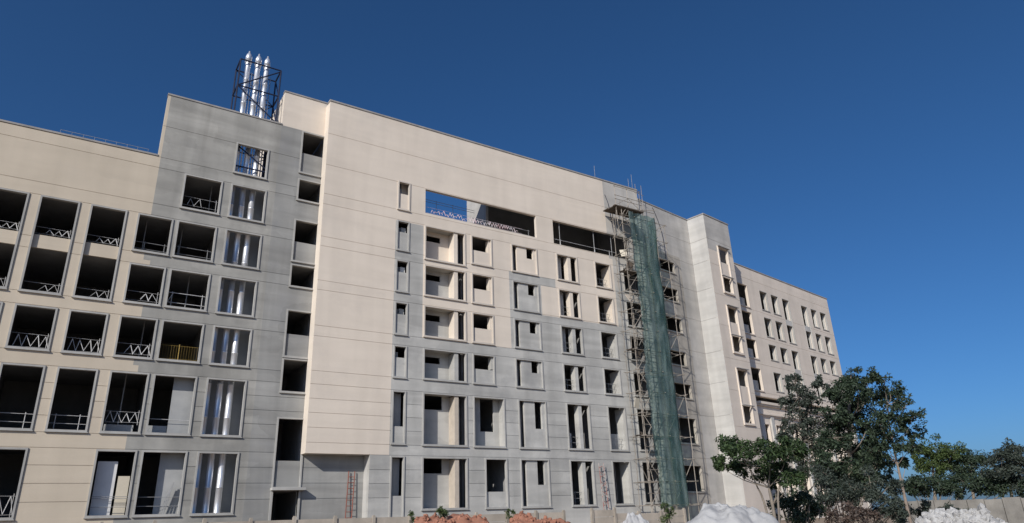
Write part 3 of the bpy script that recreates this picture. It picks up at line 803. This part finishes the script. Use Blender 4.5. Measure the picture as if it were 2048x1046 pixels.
# ================================================================== FLUES AND CAGE
def flue(u, y, ztop, label):
    prof = [(0.20, 0.9)]
    z = 2.2
    while z < ztop-1.4:
        prof += [(0.20, z), (0.212, z+.01), (0.212, z+.07), (0.20, z+.08)]; z += 2.1
    t = ztop
    prof += [(0.20, t-1.15), (0.20, t-1.12), (0.26, t-1.10), (0.26, t-1.03), (0.15, t-1.0), (0.15, t-.90), (0.235, t-.87), (0.245, t-.55), (0.16, t-.30), (0.075, t-.22), (0.06, t-.02), (0.01, t)]
    N = 18; b = MB()
    for r, z in prof:
        for i in range(N):
            an = 2*math.pi*i/N; b.v.append((math.cos(an)*r, math.sin(an)*r, z))
    for k in range(len(prof)-1):
        for i in range(N):
            j = (i+1) % N
            b.f.append((k*N+i, k*N+j, (k+1)*N+j, (k+1)*N+i)); b.m.append(0)
    root = empty('flue_pipe', (u, y, 0))
    b.build('pipe', M['steel'], root, smooth=True)
    c = MB(); c.tube((0.36, 0.12, 24.9), (0.36, 0.12, ztop-1.8), 0.045, n=8)
    c.build('drain_pipe', M['steel'], root, smooth=True)
    tag(root, label, 'flue', 'stainless steel flues')
FY = 1.75
flue(-14.44, FY, 36.35, 'leftmost of the three shiny steel flue pipes rising above the grey roof')
flue(-13.72, FY, 36.37, 'middle one of the three shiny steel flue pipes in the roof cage')
flue(-13.06, FY, 36.4, 'rightmost of the three shiny steel flue pipes, next to the cream wall')
cage = empty('steel_cage', (0, 0, AZ(23.3)))
tag(cage, 'dark blue braced steel frame around the three flues on the roof', 'steel frame')
ck = AZ(23.3)
X0, X1, Y0, Y1 = -15.05, -12.05, 1.40, 3.0
ZB, ZT = 24.9-ck+0.0, 35.2-ck
def bar(p, q, r=.058): MB().tube(p, q, r, n=6).build('bar', M['cage'], cage)
for x in (X0, X1):
    for y in (Y0, Y1): bar((x, y, ZB-.2), (x, y, ZT))
for z in (ZT, ZT-2.35, ZT-4.7, ZT-7.0, ZT-9.0):
    bar((X0, Y0, z), (X1, Y0, z)); bar((X0, Y1, z), (X1, Y1, z)); bar((X0, Y0, z), (X0, Y1, z)); bar((X1, Y0, z), (X1, Y1, z))
for i, (za, zb_) in enumerate(((ZT, ZT-2.35), (ZT-2.35, ZT-4.7), (ZT-4.7, ZT-7.0), (ZT-7.0, ZT-9.0))):
    if i % 2 == 0: bar((X0, Y0, zb_), (X1, Y0, za-.1), .05); bar((X1, Y1, zb_), (X0, Y1, za), .035)
    else: bar((X0, Y0, za), (X1, Y0, zb_), .05); bar((X1, Y1, za), (X0, Y1, zb_), .035)
    bar((X1, Y0, zb_), (X1, Y1, za), .045)
box('cable_tray', M['cage'], cage, X1-.28, X1-.02, Y1-.1, Y1+.15, ZB, ZT-4.6)

# ================================================================== SCAFFOLD
sca = empty('scaffold', (20, -1, 0))
tag(sca, 'tall tube scaffold wrapped in green net at the bend of the building', 'scaffold')
def spole(a, b_, r=.03, name='pole', mat='pole'):
    off = Vector((20, -1, 0))
    return MB().tube(Vector(a)-off, Vector(b_)-off, r, n=6).build(name, M[mat], sca)
rs = random.Random(11)
SX = [19.35, 20.75, 22.15, 23.55, 24.85]
SYf, SYb = -1.75, -0.45
def top_of(x): return 29.3 if x < 24 else 28.6
for x in SX:
    for y in (SYf, SYb):
        z = 0.9
        while z < top_of(x)-.1:
            z2 = min(z+6.0, top_of(x))
            spole((x+rs.uniform(-.04, .04), y+rs.uniform(-.03, .03), z-.2), (x+rs.uniform(-.04, .04), y, z2), .034); z = z2
lift = [2.6+1.85*i for i in range(15)]
for i, z in enumerate(lift):
    for y in (SYf, SYb):
        spole((19.1+rs.uniform(-.3, .1), y-.04, z+rs.uniform(-.05, .05)), (25.0+rs.uniform(-.1, .3), y-.04, z+rs.uniform(-.05, .05)), .028)
    spole((19.3+rs.uniform(-.2, 0), SYf-.04, z+.95), (22.3, SYf-.04, z+.9+rs.uniform(-.1, .1)), .024)
    for x in SX:
        spole((x+.05, SYf-.25, z+.05), (x+.05, -0.12, z+.05), .028)
    if i % 2 == 0: spole((19.3, SYf-.08, z), (20.8, SYf-.08, z+1.85), .026)
    else: spole((20.8, SYf-.08, z), (19.35, SYf-.08, z+1.85), .026)
    if i % 3 == 0: spole((22.1, SYf+.1, z), (24.9, SYf+.1, z+3.7), .026)
    if i in (3, 7, 11):
        for k in range(2):
            off = 0.3+.38*k
            box('plank', M['plank'], sca, 19.2-20+rs.uniform(-.1, .1), 20.9-20, SYf+off+1, SYf+off+.3+1, z+.09, z+.14)
for i in range(12):     # odd leaning tubes and debris caught in the lifts
    z = rs.choice(lift); x = rs.uniform(19.3, 20.9)
    spole((x, rs.uniform(-1.7, -.5), z), (x+rs.uniform(-.6, .9), rs.uniform(-1.7, -.5), z+rs.uniform(1, 2.6)), .022)
for k, (x, z, m_) in enumerate(((19.7, 24.9, 'board'), (20.1, 23.6, 'plank'), (19.6, 20.4, 'block'), (20.0, 15.3, 'plank'), (19.7, 11.0, 'board'), (20.2, 8.2, 'plank'))):
    o = MB().box(-.32, .32, -.02, .02, -.42, .42).build('board', M[m_], sca)
    o.location = (x-20, rs.uniform(-.5, 0.2), z); o.rotation_euler = (rs.uniform(-.5, .5), rs.uniform(-.4, .4), rs.uniform(-.5, .5))
# working platform and guard frame at the top
pz = 29.3
for k in range(5): box('plank', M['plank'], sca, 18.5-20+random.uniform(-.15, .1), 22.1-20+random.uniform(-.1, .3), -1.95+.34*k+1, -1.95+.34*k+.31+1, pz-.05, pz+.03)
for x in (18.75, 20.3, 21.9):
    spole((x, -1.75, pz-1.6), (x, -1.75, pz+2.3), .032)
for z in (pz+.75, pz+1.15, pz+2.1, pz+2.25):
    spole((18.6, -1.79, z), (22.1, -1.79, z), .028)
spole((18.7, -1.8, pz+.1), (20.3, -1.8, pz+1.1), .024); spole((20.3, -1.8, pz+1.1), (21.9, -1.8, pz+.1), .024)
spole((21.7, -1.8, pz+.2), (23.6, -1.8, pz+.25), .03); spole((21.7, -1.1, pz+.55), (23.8, -1.8, pz+.6), .03)
spole((18.6, -1.9, pz-.2), (19.5, -.4, pz-2.2), .03); spole((20.1, -1.9, pz-.2), (19.5, -.4, pz-2.4), .03)
for x in (22.7, 23.5): spole((x, -.5, 28.5), (x+.05, -.5, 33.2), .024)
spole((22.5, -.5, 32.2), (23.8, -.5, 32.1), .02)
# net: one cloth per few lifts, folded and slack
def net_cloth(xa0, xb0, xa1, xb1, z0, z1, seed):
    b = MB(); NX, NZ = 26, 22
    r = random.Random(seed); p1, p2, p3 = r.uniform(0, 6), r.uniform(0, 6), r.uniform(0, 6)
    # runs along the front, then turns round the outer corner towards the wall
    for k in range(NZ+1):
        t = k/NZ; z = z1+(z0-z1)*t
        xa = xa1+(xa0-xa1)*t; xb = xb1+(xb0-xb1)*t
        for i in range(NX+1):
            s = i/NX
            amp = .04+.10*math.sin(math.pi*t)
            if s < .85:
                q = s/.85; x = xa+(xb-xa)*q; y = -1.86
            else:
                q = (s-.85)/.15; x = xb+.10*q; y = -1.86+1.35*q
            f = math.sin(s*31+p1+2.0*math.sin(t*3+p2))*.5+math.sin(s*17+p2+t*2)*.4+math.sin(s*53+t*5+p3)*.25
            xx = x+.06*math.sin(t*9+p2+s*4)+(r.uniform(-.10, .06) if i == 0 else 0)
            b.v.append((xx-20, y-amp*(.55+f*.6)+1, z-.12*math.sin(math.pi*s*4)*(1 if k else 0)+.05*math.sin(s*23+p3)))
    for k in range(NZ):
        for i in range(NX):
            a = k*(NX+1)+i
            b.f.append((a, a+NX+1, a+NX+2, a+1)); b.m.append(0)
    b.build('net', M['net'], sca, smooth=True)
nets = [(29.0, 23.4), (23.5, 18.2), (18.4, 13.1), (13.3, 7.9), (8.1, 2.5)]
xa = lambda z: 20.25+.16*math.sin(z*.8)
xb = lambda z: 23.45+.12*math.sin(z*.5)
for i, (z1, z0) in enumerate(nets):
    net_cloth(xa(z0), xb(z0), xa(z1), xb(z1), z0, z1, 30+i)
    
def cable(name, pts, r=.03): 
    b = MB(); b.path(pts, [r]*len(pts), 6); return b
cable('cable', [(2.3, -.04, WZ(29.9)), (3.0, -.05, WZ(28.6)), (3.5, -.05, WZ(27.0)), (3.6, -.05, WZ(25.4)), (3.55, -.05, WZ(24.5))]).build('cable', M['cage'], wing)
cable('cable', [(19.0, -.04, BZ(29.6)), (19.35, -.05, BZ(28.6)), (19.5, -.05, BZ(27.2)), (19.7, -.05, BZ(25.7))]).build('cable', M['cage'], main)

# ================================================================== FENCE
fen = empty('compound_wall', (0, -6, 0))
tag(fen, 'long low precast concrete panel wall with posts in front of the building', 'wall')
px0 = [-32.9+2.235*i for i in range(19)] 
px0 = [x for x in px0]
FZ = 2.33
def bay(x0, x1, top, root, n=4, drop=0):
    h = 0.46
    for k in range(n):
        z1 = top-.02-k*h
        if k < drop: continue
        box('panel', M['fence'], root, x0+.09, x1-.09, -.03+random.uniform(-.008, .008), .03, z1-h+.025, z1)
def post(x, top, root): 
    b = MB(); b.box(x-.085, x+.085, -.10, .10, 0, top); b.box(x-.06, x+.06, -.075, .075, top+.0, top+.06)
    b.build('post', M['post'], root)
for i, x in enumerate(px0):
    if x < 7.5:
        post(x, FZ+random.uniform(-.02, .06), fen)
        if i+1 < len(px0) and px0[i+1] < 7.6: bay(x, px0[i+1], FZ-.06, fen)
fen2 = empty('compound_wall', (0, -6, 0))
tag(fen2, 'short separate bay of the precast wall between the gap and the scaffold', 'wall')
for x in (9.75, 11.78): post(x, FZ+.08, fen2)
bay(9.75, 11.78, FZ+.0, fen2); bay(11.78, 14.0, FZ-.25, fen2); post(14.0, FZ-.2, fen2); bay(14.0, 16.2, FZ-.3, fen2); post(16.2, FZ-.25, fen2)
bay(16.2, 18.6, FZ-.12, fen2); post(18.6, FZ-.1, fen2)

# ================================================================== LADDERS
def ladder(name, x, y, z0, z1, dx, w, mat, label, lattice=False):
    root = empty(name, (x, y, z0))
    H = z1-z0
    for s in (-w/2, w/2):
        MB().tube((s, 0, 0), (s+dx, .25, H), .03, n=6).build('rail', mat, root)
    n = int(H/.36)
    for i in range(1, n):
        t = i/n
        if lattice: MB().tube((-w/2+dx*t, .25*t, H*t), (w/2+dx*t, .25*t, H*(t+(.5 if i % 2 else -.5)/n)), .03, n=5).build('rung', mat, root)
        else: MB().tube((-w/2+dx*t, .25*t, H*t), (w/2+dx*t, .25*t, H*t), .022, n=5).build('rung', mat, root)
    tag(root, label, 'ladder')
ladder('ladder', -5.2, 0.62, 0.9, 5.3, 0.22, 0.42, M['rust'], 'rusty red ladder leaning in the recess under the overhang')
ladder('hoist_mast', 15.72, -0.55, 0.9, 6.0, -0.05, 0.5, M['rust2'], 'faded red and white lattice mast standing against the grey wall', True)

# loose things inside the ground floor of the left block
zf = AZ(rb[5])+.02
def loose(name, label, cat, mat, *bx):
    o = MB().box(*bx).build(name, mat); tag(o, label, cat); return o
loose('board_sheet', 'tall white board standing in the lowest left window', 'board', M['white'], -19.75, -18.75, YA+.55, YA+.62, zf-.3, zf+3.0)
loose('board_sheet', 'shorter cream board beside the white one in the lowest left window', 'board', M['board'], -18.62, -18.02, YA+.62, YA+.70, zf-.3, zf+2.2)
pl = empty('timber_planks', (-15.7, YA+.45, zf-.05))
for k in range(3): MB().tube((-.35-.12*k, .05*k, 0), (.02-.05*k, .05+.04*k, 1.9-.12*k), .035, n=4).build('plank', M['rail_dull'], pl)
tag(pl, 'grey planks leaning in the ground floor window left of the flues', 'planks')

def at(px, py, dist):
    """a point at horizontal distance dist seen at photo pixel (px, py)"""
    f = 1363.886
    v = cR*((px-1024)/f)-cU*((py-523)/f)+cF
    return CAM+v*(dist/math.hypot(v.x, v.y))

# ================================================================== HEAPS
from mathutils import noise as mnoise
def heap_surface(rx, ry, h, seed, top, rough):
    """height field of a tipped heap: f(t, angle) -> point"""
    r = random.Random(seed); p = [r.uniform(0, 6) for _ in range(6)]
    off = Vector((seed*7.3, seed*3.1, 0))
    def f(t, an):
        rr = t*(1+.12*math.sin(2*an+p[0])+.08*math.sin(3*an+p[1])+.05*math.sin(7*an+p[2]))
        prof = (1-t) if top <= 0 else min(1.0, (1-t)/(1-top))
        prof = prof-.10*math.exp(-((prof-1)/.15)**2)*(1 if top > 0 else .3)
        q = Vector((math.cos(an)*rr*rx, math.sin(an)*rr*ry, 0))
        n = mnoise.fractal(q*1.1+off, 1.0, 2.0, 5)*rough*1.6+abs(mnoise.noise(q*5.0+off))*rough*.55+mnoise.noise(q*13+off)*rough*.22
        return (q.x, q.y, h*max(0, prof)+n*(1-t**3)-.15*t)
    return f
def heap(name, label, cat, mat, x, y, rx, ry, h, seed, z0=0.0, n=110, top=0.0, rough=.08):
    b = MB(); rings = 52
    f = heap_surface(rx, ry, h, seed, top, rough)
    for k in range(rings+1):
        for i in range(n): b.v.append(f(k/rings, 2*math.pi*i/n))
    for k in range(rings):
        for i in range(n):
            j = (i+1) % n
            b.f.append((k*n+i, (k+1)*n+i, (k+1)*n+j, k*n+j)); b.m.append(0)
    o = b.build(name, mat, smooth=True); o.location = (x, y, z0)
    tag(o, label, cat); return o
heap('sand_heap', 'large white sand heap below the low green tree', 'heap', M['sand'], -6.15, -31.6, 3.0, 2.6, 2.06, 1, rough=.17, top=.26)
heap('sand_heap', 'smaller white sand heap with a torn peak in front of the scaffold', 'heap', M['sand'], -6.9, -28.6, 1.6, 1.4, 1.98, 2, rough=.26, top=.18)

def rock_mesh(name, mat, seed, e=.34):
    r = random.Random(seed)
    t = (1+5**.5)/2
    V = [(-1,t,0),(1,t,0),(-1,-t,0),(1,-t,0),(0,-1,t),(0,1,t),(0,-1,-t),(0,1,-t),(t,0,-1),(t,0,1),(-t,0,-1),(-t,0,1)]
    F = [(0,11,5),(0,5,1),(0,1,7),(0,7,10),(0,10,11),(1,5,9),(5,11,4),(11,10,2),(10,7,6),(7,1,8),(3,9,4),(3,4,2),(3,2,6),(3,6,8),(3,8,9),(4,9,5),(2,4,11),(6,2,10),(8,6,7),(9,8,1)]
    me = bpy.data.meshes.new(name)
    me.from_pydata([tuple(Vector(v).normalized()*(1+r.uniform(-e, e))) for v in V], [], F)
    me.materials.append(mat); me.update(); return me
def rock_pile(name, label, piece, mat, x, y, rx, ry, h, count, s0, s1, seed, flat=.25, rough=.11):
    root = empty(name, (x, y, 0)); tag(root, label, 'heap')
    r = random.Random(seed)
    ms = [rock_mesh(piece, mat, seed*10+k) for k in range(5)]
    f = heap_surface(rx, ry, h, seed, flat, rough)
    heap('core', None, None, mat, 0, 0, rx, ry, h, seed, rough=rough, n=80, top=flat).parent = root
    cx, cy = CAM.x-x, CAM.y-y; face = math.atan2(cy/ry, cx/rx)
    for i in range(count):
        t = r.random()**.6*.75; an = face+r.uniform(-2.2, 2.2)
        o = bpy.data.objects.new(piece, ms[i % 5]); col.objects.link(o); o.parent = root
        s = r.uniform(s0, s1)
        p = f(t, an)
        o.location = (p[0], p[1], p[2]+s*r.uniform(-.1, .35))
        o.scale = (s*r.uniform(.8, 1.4), s*r.uniform(.8, 1.3), s*r.uniform(.6, 1.0))
        o.rotation_euler = (r.uniform(0, 6), r.uniform(0, 6), r.uniform(0, 6))
    return root
rock_pile('rubble_heap', 'heap of white broken stone at the right edge of the site', 'stone', M['stone'], *at(1905, 1010, 20)[:2], 2.3, 1.8, 1.68, 298, .05, .11, 5, flat=.3)
rock_pile('earth_heap', 'heap of red earth clods in front of the wide balcony windows', 'clod', M['red_soil'], *at(902, 1028, 24)[:2], 2.9, 1.5, 2.10, 285, .03, .085, 6, flat=.45, rough=.2)
rock_pile('earth_heap', 'smaller heap of red earth clods near the end of the long panel wall', 'clod', M['red_soil'], *at(1078, 1028, 24)[:2], 2.2, 1.3, 1.95, 240, .03, .08, 7, flat=.45, rough=.18)
sk = MB(); sk.box(-.10, .10, -.07, .07, 0, .10); so = sk.build('sack', M['brick']); so.location = (-6.05, -28.2, 1.50); so.rotation_euler = (.2, .1, .4)
tag(so, 'small orange sack lying on the smaller sand heap', 'sack')

# ================================================================== VEGETATION
def leaf_cloud(b, c, rad, count, size, r, flat=.75, shell=.35):
    for _ in range(count):
        d = Vector((r.gauss(0, 1), r.gauss(0, 1), r.gauss(0, 1)))
        if d.length < 1e-3: continue
        d.normalize()
        q = (shell+(1-shell)*r.random())**.6
        p = Vector(c)+Vector((d.x*rad*q, d.y*rad*q, d.z*rad*flat*q))
        n = (d*.6+Vector((r.uniform(-1, 1), r.uniform(-1, 1), r.uniform(-.3, 1.2)))).normalized()
        t = n.orthogonal().normalized(); t.rotate(Matrix.Rotation(r.uniform(0, 6.28), 3, n)); s = n.cross(t)
        L = size*r.uniform(.6, 1.4); W = L*r.uniform(.32, .5)
        tip = p+t*L+n*(-.15*L)
        k = len(b.v)
        b.v += [tuple(p), tuple(p+t*L*.5+s*W*.5), tuple(tip), tuple(p+t*L*.5-s*W*.5)]
        b.f.append((k, k+1, k+2, k+3)); b.m.append(0)

def branchy(root, pts, r0, mat, seed, blobs, leaf, size, per, name='tree', twig=True, extra_stems=()):
    """trunk through pts, limbs from the trunk to each foliage clump, crown of small leaves"""
    r = random.Random(seed)
    n = len(pts)
    rad = [r0*(1-.8*i/(n-1)) for i in range(n)]
    MB().path(pts, rad, 8).build('trunk', mat, root, smooth=True)
    for st in extra_stems:
        MB().path(st, [r0*.7*(1-.7*i/(len(st)-1)) for i in range(len(st))], 7).build('trunk', mat, root, smooth=True)
    lb = MB(); cr = MB()
    for (c, rd) in blobs:
        c = Vector(c)
        # start on the trunk lower than the clump
        best = min(pts, key=lambda p: abs(p[2]-(c.z-rd*1.0-.3))+.3*(Vector(p)-c).length)
        p0 = Vector(best); mid = (p0+c)/2+Vector((r.uniform(-.2, .2), r.uniform(-.2, .2), -.12*(c-p0).length*.6))
        lb.path([p0, mid, c], [r0*.32, r0*.2, r0*.08], 5)
        nsub = max(10, int(17*rd))
        for k in range(nsub):
            d = Vector((r.gauss(0, 1), r.gauss(0, 1), r.gauss(0, .8))); d.normalize()
            q = c+d*rd*r.uniform(.35, .95)
            lb.tube(c, q, r0*.07, r0*.025, 4)
            leaf_cloud(cr, q, rd*r.uniform(.20, .40), int(per*1.15*r.uniform(.6, 1.4)), size*.70*r.uniform(.75, 1.25), r)
    lb.build('limb', mat, root)
    cr.build('crown', leaf, root)

def rel(b, o): return [((x-o[0], y-o[1], z-o[2]), r) for (x, y, z), r in b]

def tree(name, label, cat, base_px, dist, trunk_px, blobs_px, r0, leaf, size, per, seed, bark='bark', stems_px=(), depth=1.2, group=None):
    r = random.Random(seed*3+1)
    base = at(base_px[0], base_px[1], dist); base.z = gz(base.x, base.y)-.05
    root = empty(name, tuple(base))
    P = [(0, 0, 0)]+[tuple(at(x, y, dist+dd)-base) for x, y, dd in trunk_px]
    B = []
    for x, y, rp in blobs_px:
        rd = rp/1363.9*dist*1.05
        p = at(x, y, dist+r.uniform(-depth, depth))-base
        B.append((tuple(p), rd*1.08))
    S = [[(0, 0, 0)]+[tuple(at(x, y, dist+dd)-base) for x, y, dd in st] for st in stems_px]
    branchy(root, P, r0, M[bark], seed, B, M[leaf], size, per, extra_stems=S)
    tag(root, label, cat, group)
    return root

# low spreading green tree over the sand heap
tree('tree', 'low spreading tree with bright green leaves above the white sand heap', 'tree', (1552, 1046), 24,
     [(1545, 1010, 0), (1538, 975, .1), (1540, 940, 0), (1545, 915, 0)],
     [(1450, 895, 24), (1478, 905, 28), (1510, 902, 30), (1540, 915, 32), (1575, 905, 26), (1555, 940, 26), (1500, 930, 26), (1460, 925, 18), (1530, 950, 22), (1600, 900, 20), (1435, 930, 12), (1580, 955, 24)],
     .062, 'leaf_green', .15, 85, 1, stems_px=[[(1528, 1005, .3), (1515, 975, .2), (1500, 940, 0)], [(1556, 1000, -.3), (1562, 965, 0), (1570, 930, 0)]])
tree('tree', 'tall airy grey green tree hiding the middle of the right wing', 'tree', (1612, 1040), 42,
     [(1608, 990, 0), (1604, 930, 0), (1606, 870, 0), (1600, 810, 0), (1597, 765, 0)],
     [(1592, 765, 20), (1600, 790, 26), (1580, 810, 22), (1622, 800, 22), (1640, 770, 14), (1600, 835, 28), (1580, 850, 20), (1630, 845, 28), (1610, 880, 32), (1640, 885, 26), (1585, 900, 22), (1620, 925, 30), (1590, 940, 22), (1640, 950, 26), (1570, 875, 12)],
     .14, 'leaf_grey', .22, 42, 2)
tree('tree', 'tallest dense dark tree standing at the end of the right wing', 'tree', (1705, 1040), 40,
     [(1703, 980, 0), (1700, 910, 0), (1698, 840, 0), (1700, 780, 0), (1702, 750, 0)],
     [(1702, 752, 20), (1685, 770, 24), (1670, 790, 18), (1715, 780, 26), (1735, 770, 16), (1690, 810, 32), (1725, 815, 28), (1668, 830, 22), (1700, 850, 36), (1735, 855, 26), (1670, 875, 32), (1705, 895, 38), (1735, 905, 28), (1660, 920, 30), (1695, 940, 36), (1730, 945, 32), (1755, 930, 20), (1675, 965, 30), (1715, 975, 34), (1750, 970, 24)],
     .16, 'leaf_dark', .22, 100, 3, depth=2.0)
tree('tree', 'slender leaning tree with a pale bare trunk right of the dense trees', 'tree', (1822, 1046), 36,
     [(1813, 1010, 0), (1804, 970, 0), (1795, 930, 0), (1786, 890, 0), (1779, 850, 0), (1775, 810, 0), (1768, 770, 0)],
     [(1762, 755, 18), (1775, 778, 22), (1795, 795, 16), (1758, 790, 20), (1775, 820, 24), (1810, 815, 20), (1825, 835, 18), (1790, 845, 24), (1818, 860, 20), (1760, 850, 22), (1770, 880, 22), (1800, 890, 18), (1825, 893, 12), (1755, 900, 20), (1770, 925, 18), (1812, 930, 10)],
     .075, 'leaf_dark', .20, 44, 4, bark='bark_red', depth=.9)
tree('tree', 'round green tree behind the low wall at the right edge', 'tree', (1868, 1010), 58,
     [(1868, 975, 0), (1866, 945, 0), (1866, 920, 0)],
     [(1850, 910, 20), (1872, 900, 22), (1890, 915, 20), (1860, 930, 22), (1842, 925, 14), (1885, 935, 20), (1905, 905, 18)],
     .12, 'leaf_bright', .24, 60, 5)
tree('tree', 'dark bushy tree at the far right beyond the round one', 'tree', (1945, 1010), 58,
     [(1944, 975, 0), (1942, 945, 0), (1942, 925, 0)],
     [(1942, 918, 20), (1922, 928, 20), (1964, 930, 22), (1940, 942, 24), (1918, 950, 18), (1970, 952, 22)],
     .12, 'leaf_dark', .24, 60, 6)
tree('tree', 'grey green tree closing the view at the right margin', 'tree', (2020, 1010), 54,
     [(2020, 970, 0), (2022, 935, 0), (2022, 915, 0)],
     [(2022, 905, 22), (2002, 918, 20), (2045, 915, 24), (2020, 935, 26), (1998, 945, 20), (2045, 945, 24)],
     .12, 'leaf_grey', .24, 55, 7)

def bush(name, label, cat, x, y, dist, blobs, leaf, size, per, seed, bark='bark', group=None):
    r = random.Random(seed)
    base = at(x, y, dist); base.z = gz(base.x, base.y)-.03
    root = empty(name, tuple(base))
    st = MB(); cr = MB()
    for bx, by, rp in blobs:
        rd = rp/1363.9*dist*1.05
        p = at(bx, by, dist+r.uniform(-.7, .7))-base
        for k in range(2): st.path([(r.uniform(-.15, .15), r.uniform(-.15, .15), 0), tuple(p*.5+Vector((r.uniform(-.2, .2), r.uniform(-.2, .2), .1))), tuple(p)], [.03, .022, .01], 5)
        for k in range(max(5, int(9*rd))):
            d = Vector((r.gauss(0, 1), r.gauss(0, 1), r.gauss(0, .8))).normalized()
            q = p+d*rd*r.uniform(.3, .95); st.tube(p, q, .012, .005, 4)
            leaf_cloud(cr, q, rd*r.uniform(.3, .55), int(per*1.7*r.uniform(.7, 1.3)), size*.75, r)
    st.build('stem', M[bark], root); cr.build('foliage', M[leaf], root)
    tag(root, label, cat, group)
bush('bush', 'dark thicket at the foot of the low green tree', 'bush', 1590, 1040, 26, [(1560, 1000, 24), (1590, 1010, 28), (1620, 1000, 26), (1575, 1035, 26), (1610, 1040, 26), (1640, 1020, 22)], 'leaf_dark', .15, 75, 11)
bush('bush', 'grey green bush under the tallest dense tree', 'bush', 1680, 1040, 30, [(1660, 955, 26), (1700, 960, 28), (1740, 965, 28), (1775, 975, 22), (1650, 985, 26), (1680, 990, 28), (1715, 1000, 26), (1745, 1005, 26), (1775, 1000, 24), (1790, 1025, 22), (1640, 1010, 24), (1760, 1030, 24)], 'leaf_grey', .15, 75, 12)
bush('bush', 'dry reddish brushwood in front of the thicket', 'brushwood', 1705, 1046, 22, [(1670, 1030, 20), (1700, 1022, 22), (1735, 1030, 20), (1720, 1042, 22), (1685, 1045, 20)], 'leaf_brown', .12, 45, 13)
bush('hedge', 'dark hedge behind the low wall at the right edge', 'hedge', 1850, 1010, 54, [(1812, 965, 18), (1830, 975, 20), (1850, 970, 20), (1870, 975, 20), (1890, 970, 20), (1912, 975, 20), (1935, 970, 20), (1960, 975, 20), (1985, 970, 22), (2010, 975, 22), (2040, 970, 22)], 'leaf_dark', .24, 80, 14)
bush('weed', 'small leafy weed beside the first red earth heap', 'weed', 823, 1046, 30, [(823, 1038, 7), (822, 1030, 6)], 'leaf_bright', .10, 26, 15, group='weeds along the panel wall')
bush('weed', 'leafy weed growing out of the larger red earth heap', 'weed', 887, 1046, 24, [(885, 1032, 9), (890, 1024, 7), (880, 1022, 6)], 'leaf_bright', .09, 26, 16, group='weeds along the panel wall')
bush('weed', 'spindly weed between the two red earth heaps', 'weed', 1022, 1046, 26, [(1020, 1034, 8), (1026, 1026, 6), (1016, 1024, 5)], 'leaf_bright', .09, 18, 17, group='weeds along the panel wall')
bush('weed', 'bushy weed between the two white sand heaps', 'weed', 1334, 1046, 27, [(1333, 1034, 12), (1335, 1022, 11), (1330, 1012, 8)], 'leaf_bright', .10, 30, 18, group='weeds along the panel wall')

bush('bush', 'grey green scrub in front of the low boundary wall', 'bush', 1840, 1040, 42, [(1812, 1018, 14), (1835, 1022, 15), (1858, 1018, 14), (1880, 1022, 15), (1905, 1020, 15), (1930, 1024, 15), (1790, 1025, 12)], 'leaf_grey', .16, 60, 21)
# low wall at the right
lw = empty('boundary_wall', tuple(at(1880, 1010, 50)))
a = at(1806, 1000, 50); c = at(2120, 990, 47); o0 = lw.location.copy(); o0.z = 0; lw.location = o0
ax = Vector((c.x-a.x, c.y-a.y, 0)); Ln = ax.length; ax.normalize(); nn = Vector((-ax.y, ax.x, 0))
for i in range(9):
    b = MB(); p = Vector((a.x, a.y, 0))+ax*(Ln*i/9+.02)-o0; q = Vector((a.x, a.y, 0))+ax*(Ln*(i+1)/9-.02)-o0
    h = 2.05+random.uniform(-.06, .06); w = .12
    V = [p-nn*w, q-nn*w, q+nn*w, p+nn*w]
    k = len(b.v); b.v += [(v.x, v.y, 0) for v in V]+[(v.x, v.y, h) for v in V]
    for f_ in ((0, 3, 2, 1), (4, 5, 6, 7), (0, 1, 5, 4), (1, 2, 6, 5), (2, 3, 7, 6), (3, 0, 4, 7)): b.f.append(f_); b.m.append(0)
    b.build('panel', M['old_wall'], lw)
tag(lw, 'low grey boundary wall at the right edge below the hedge', 'wall')
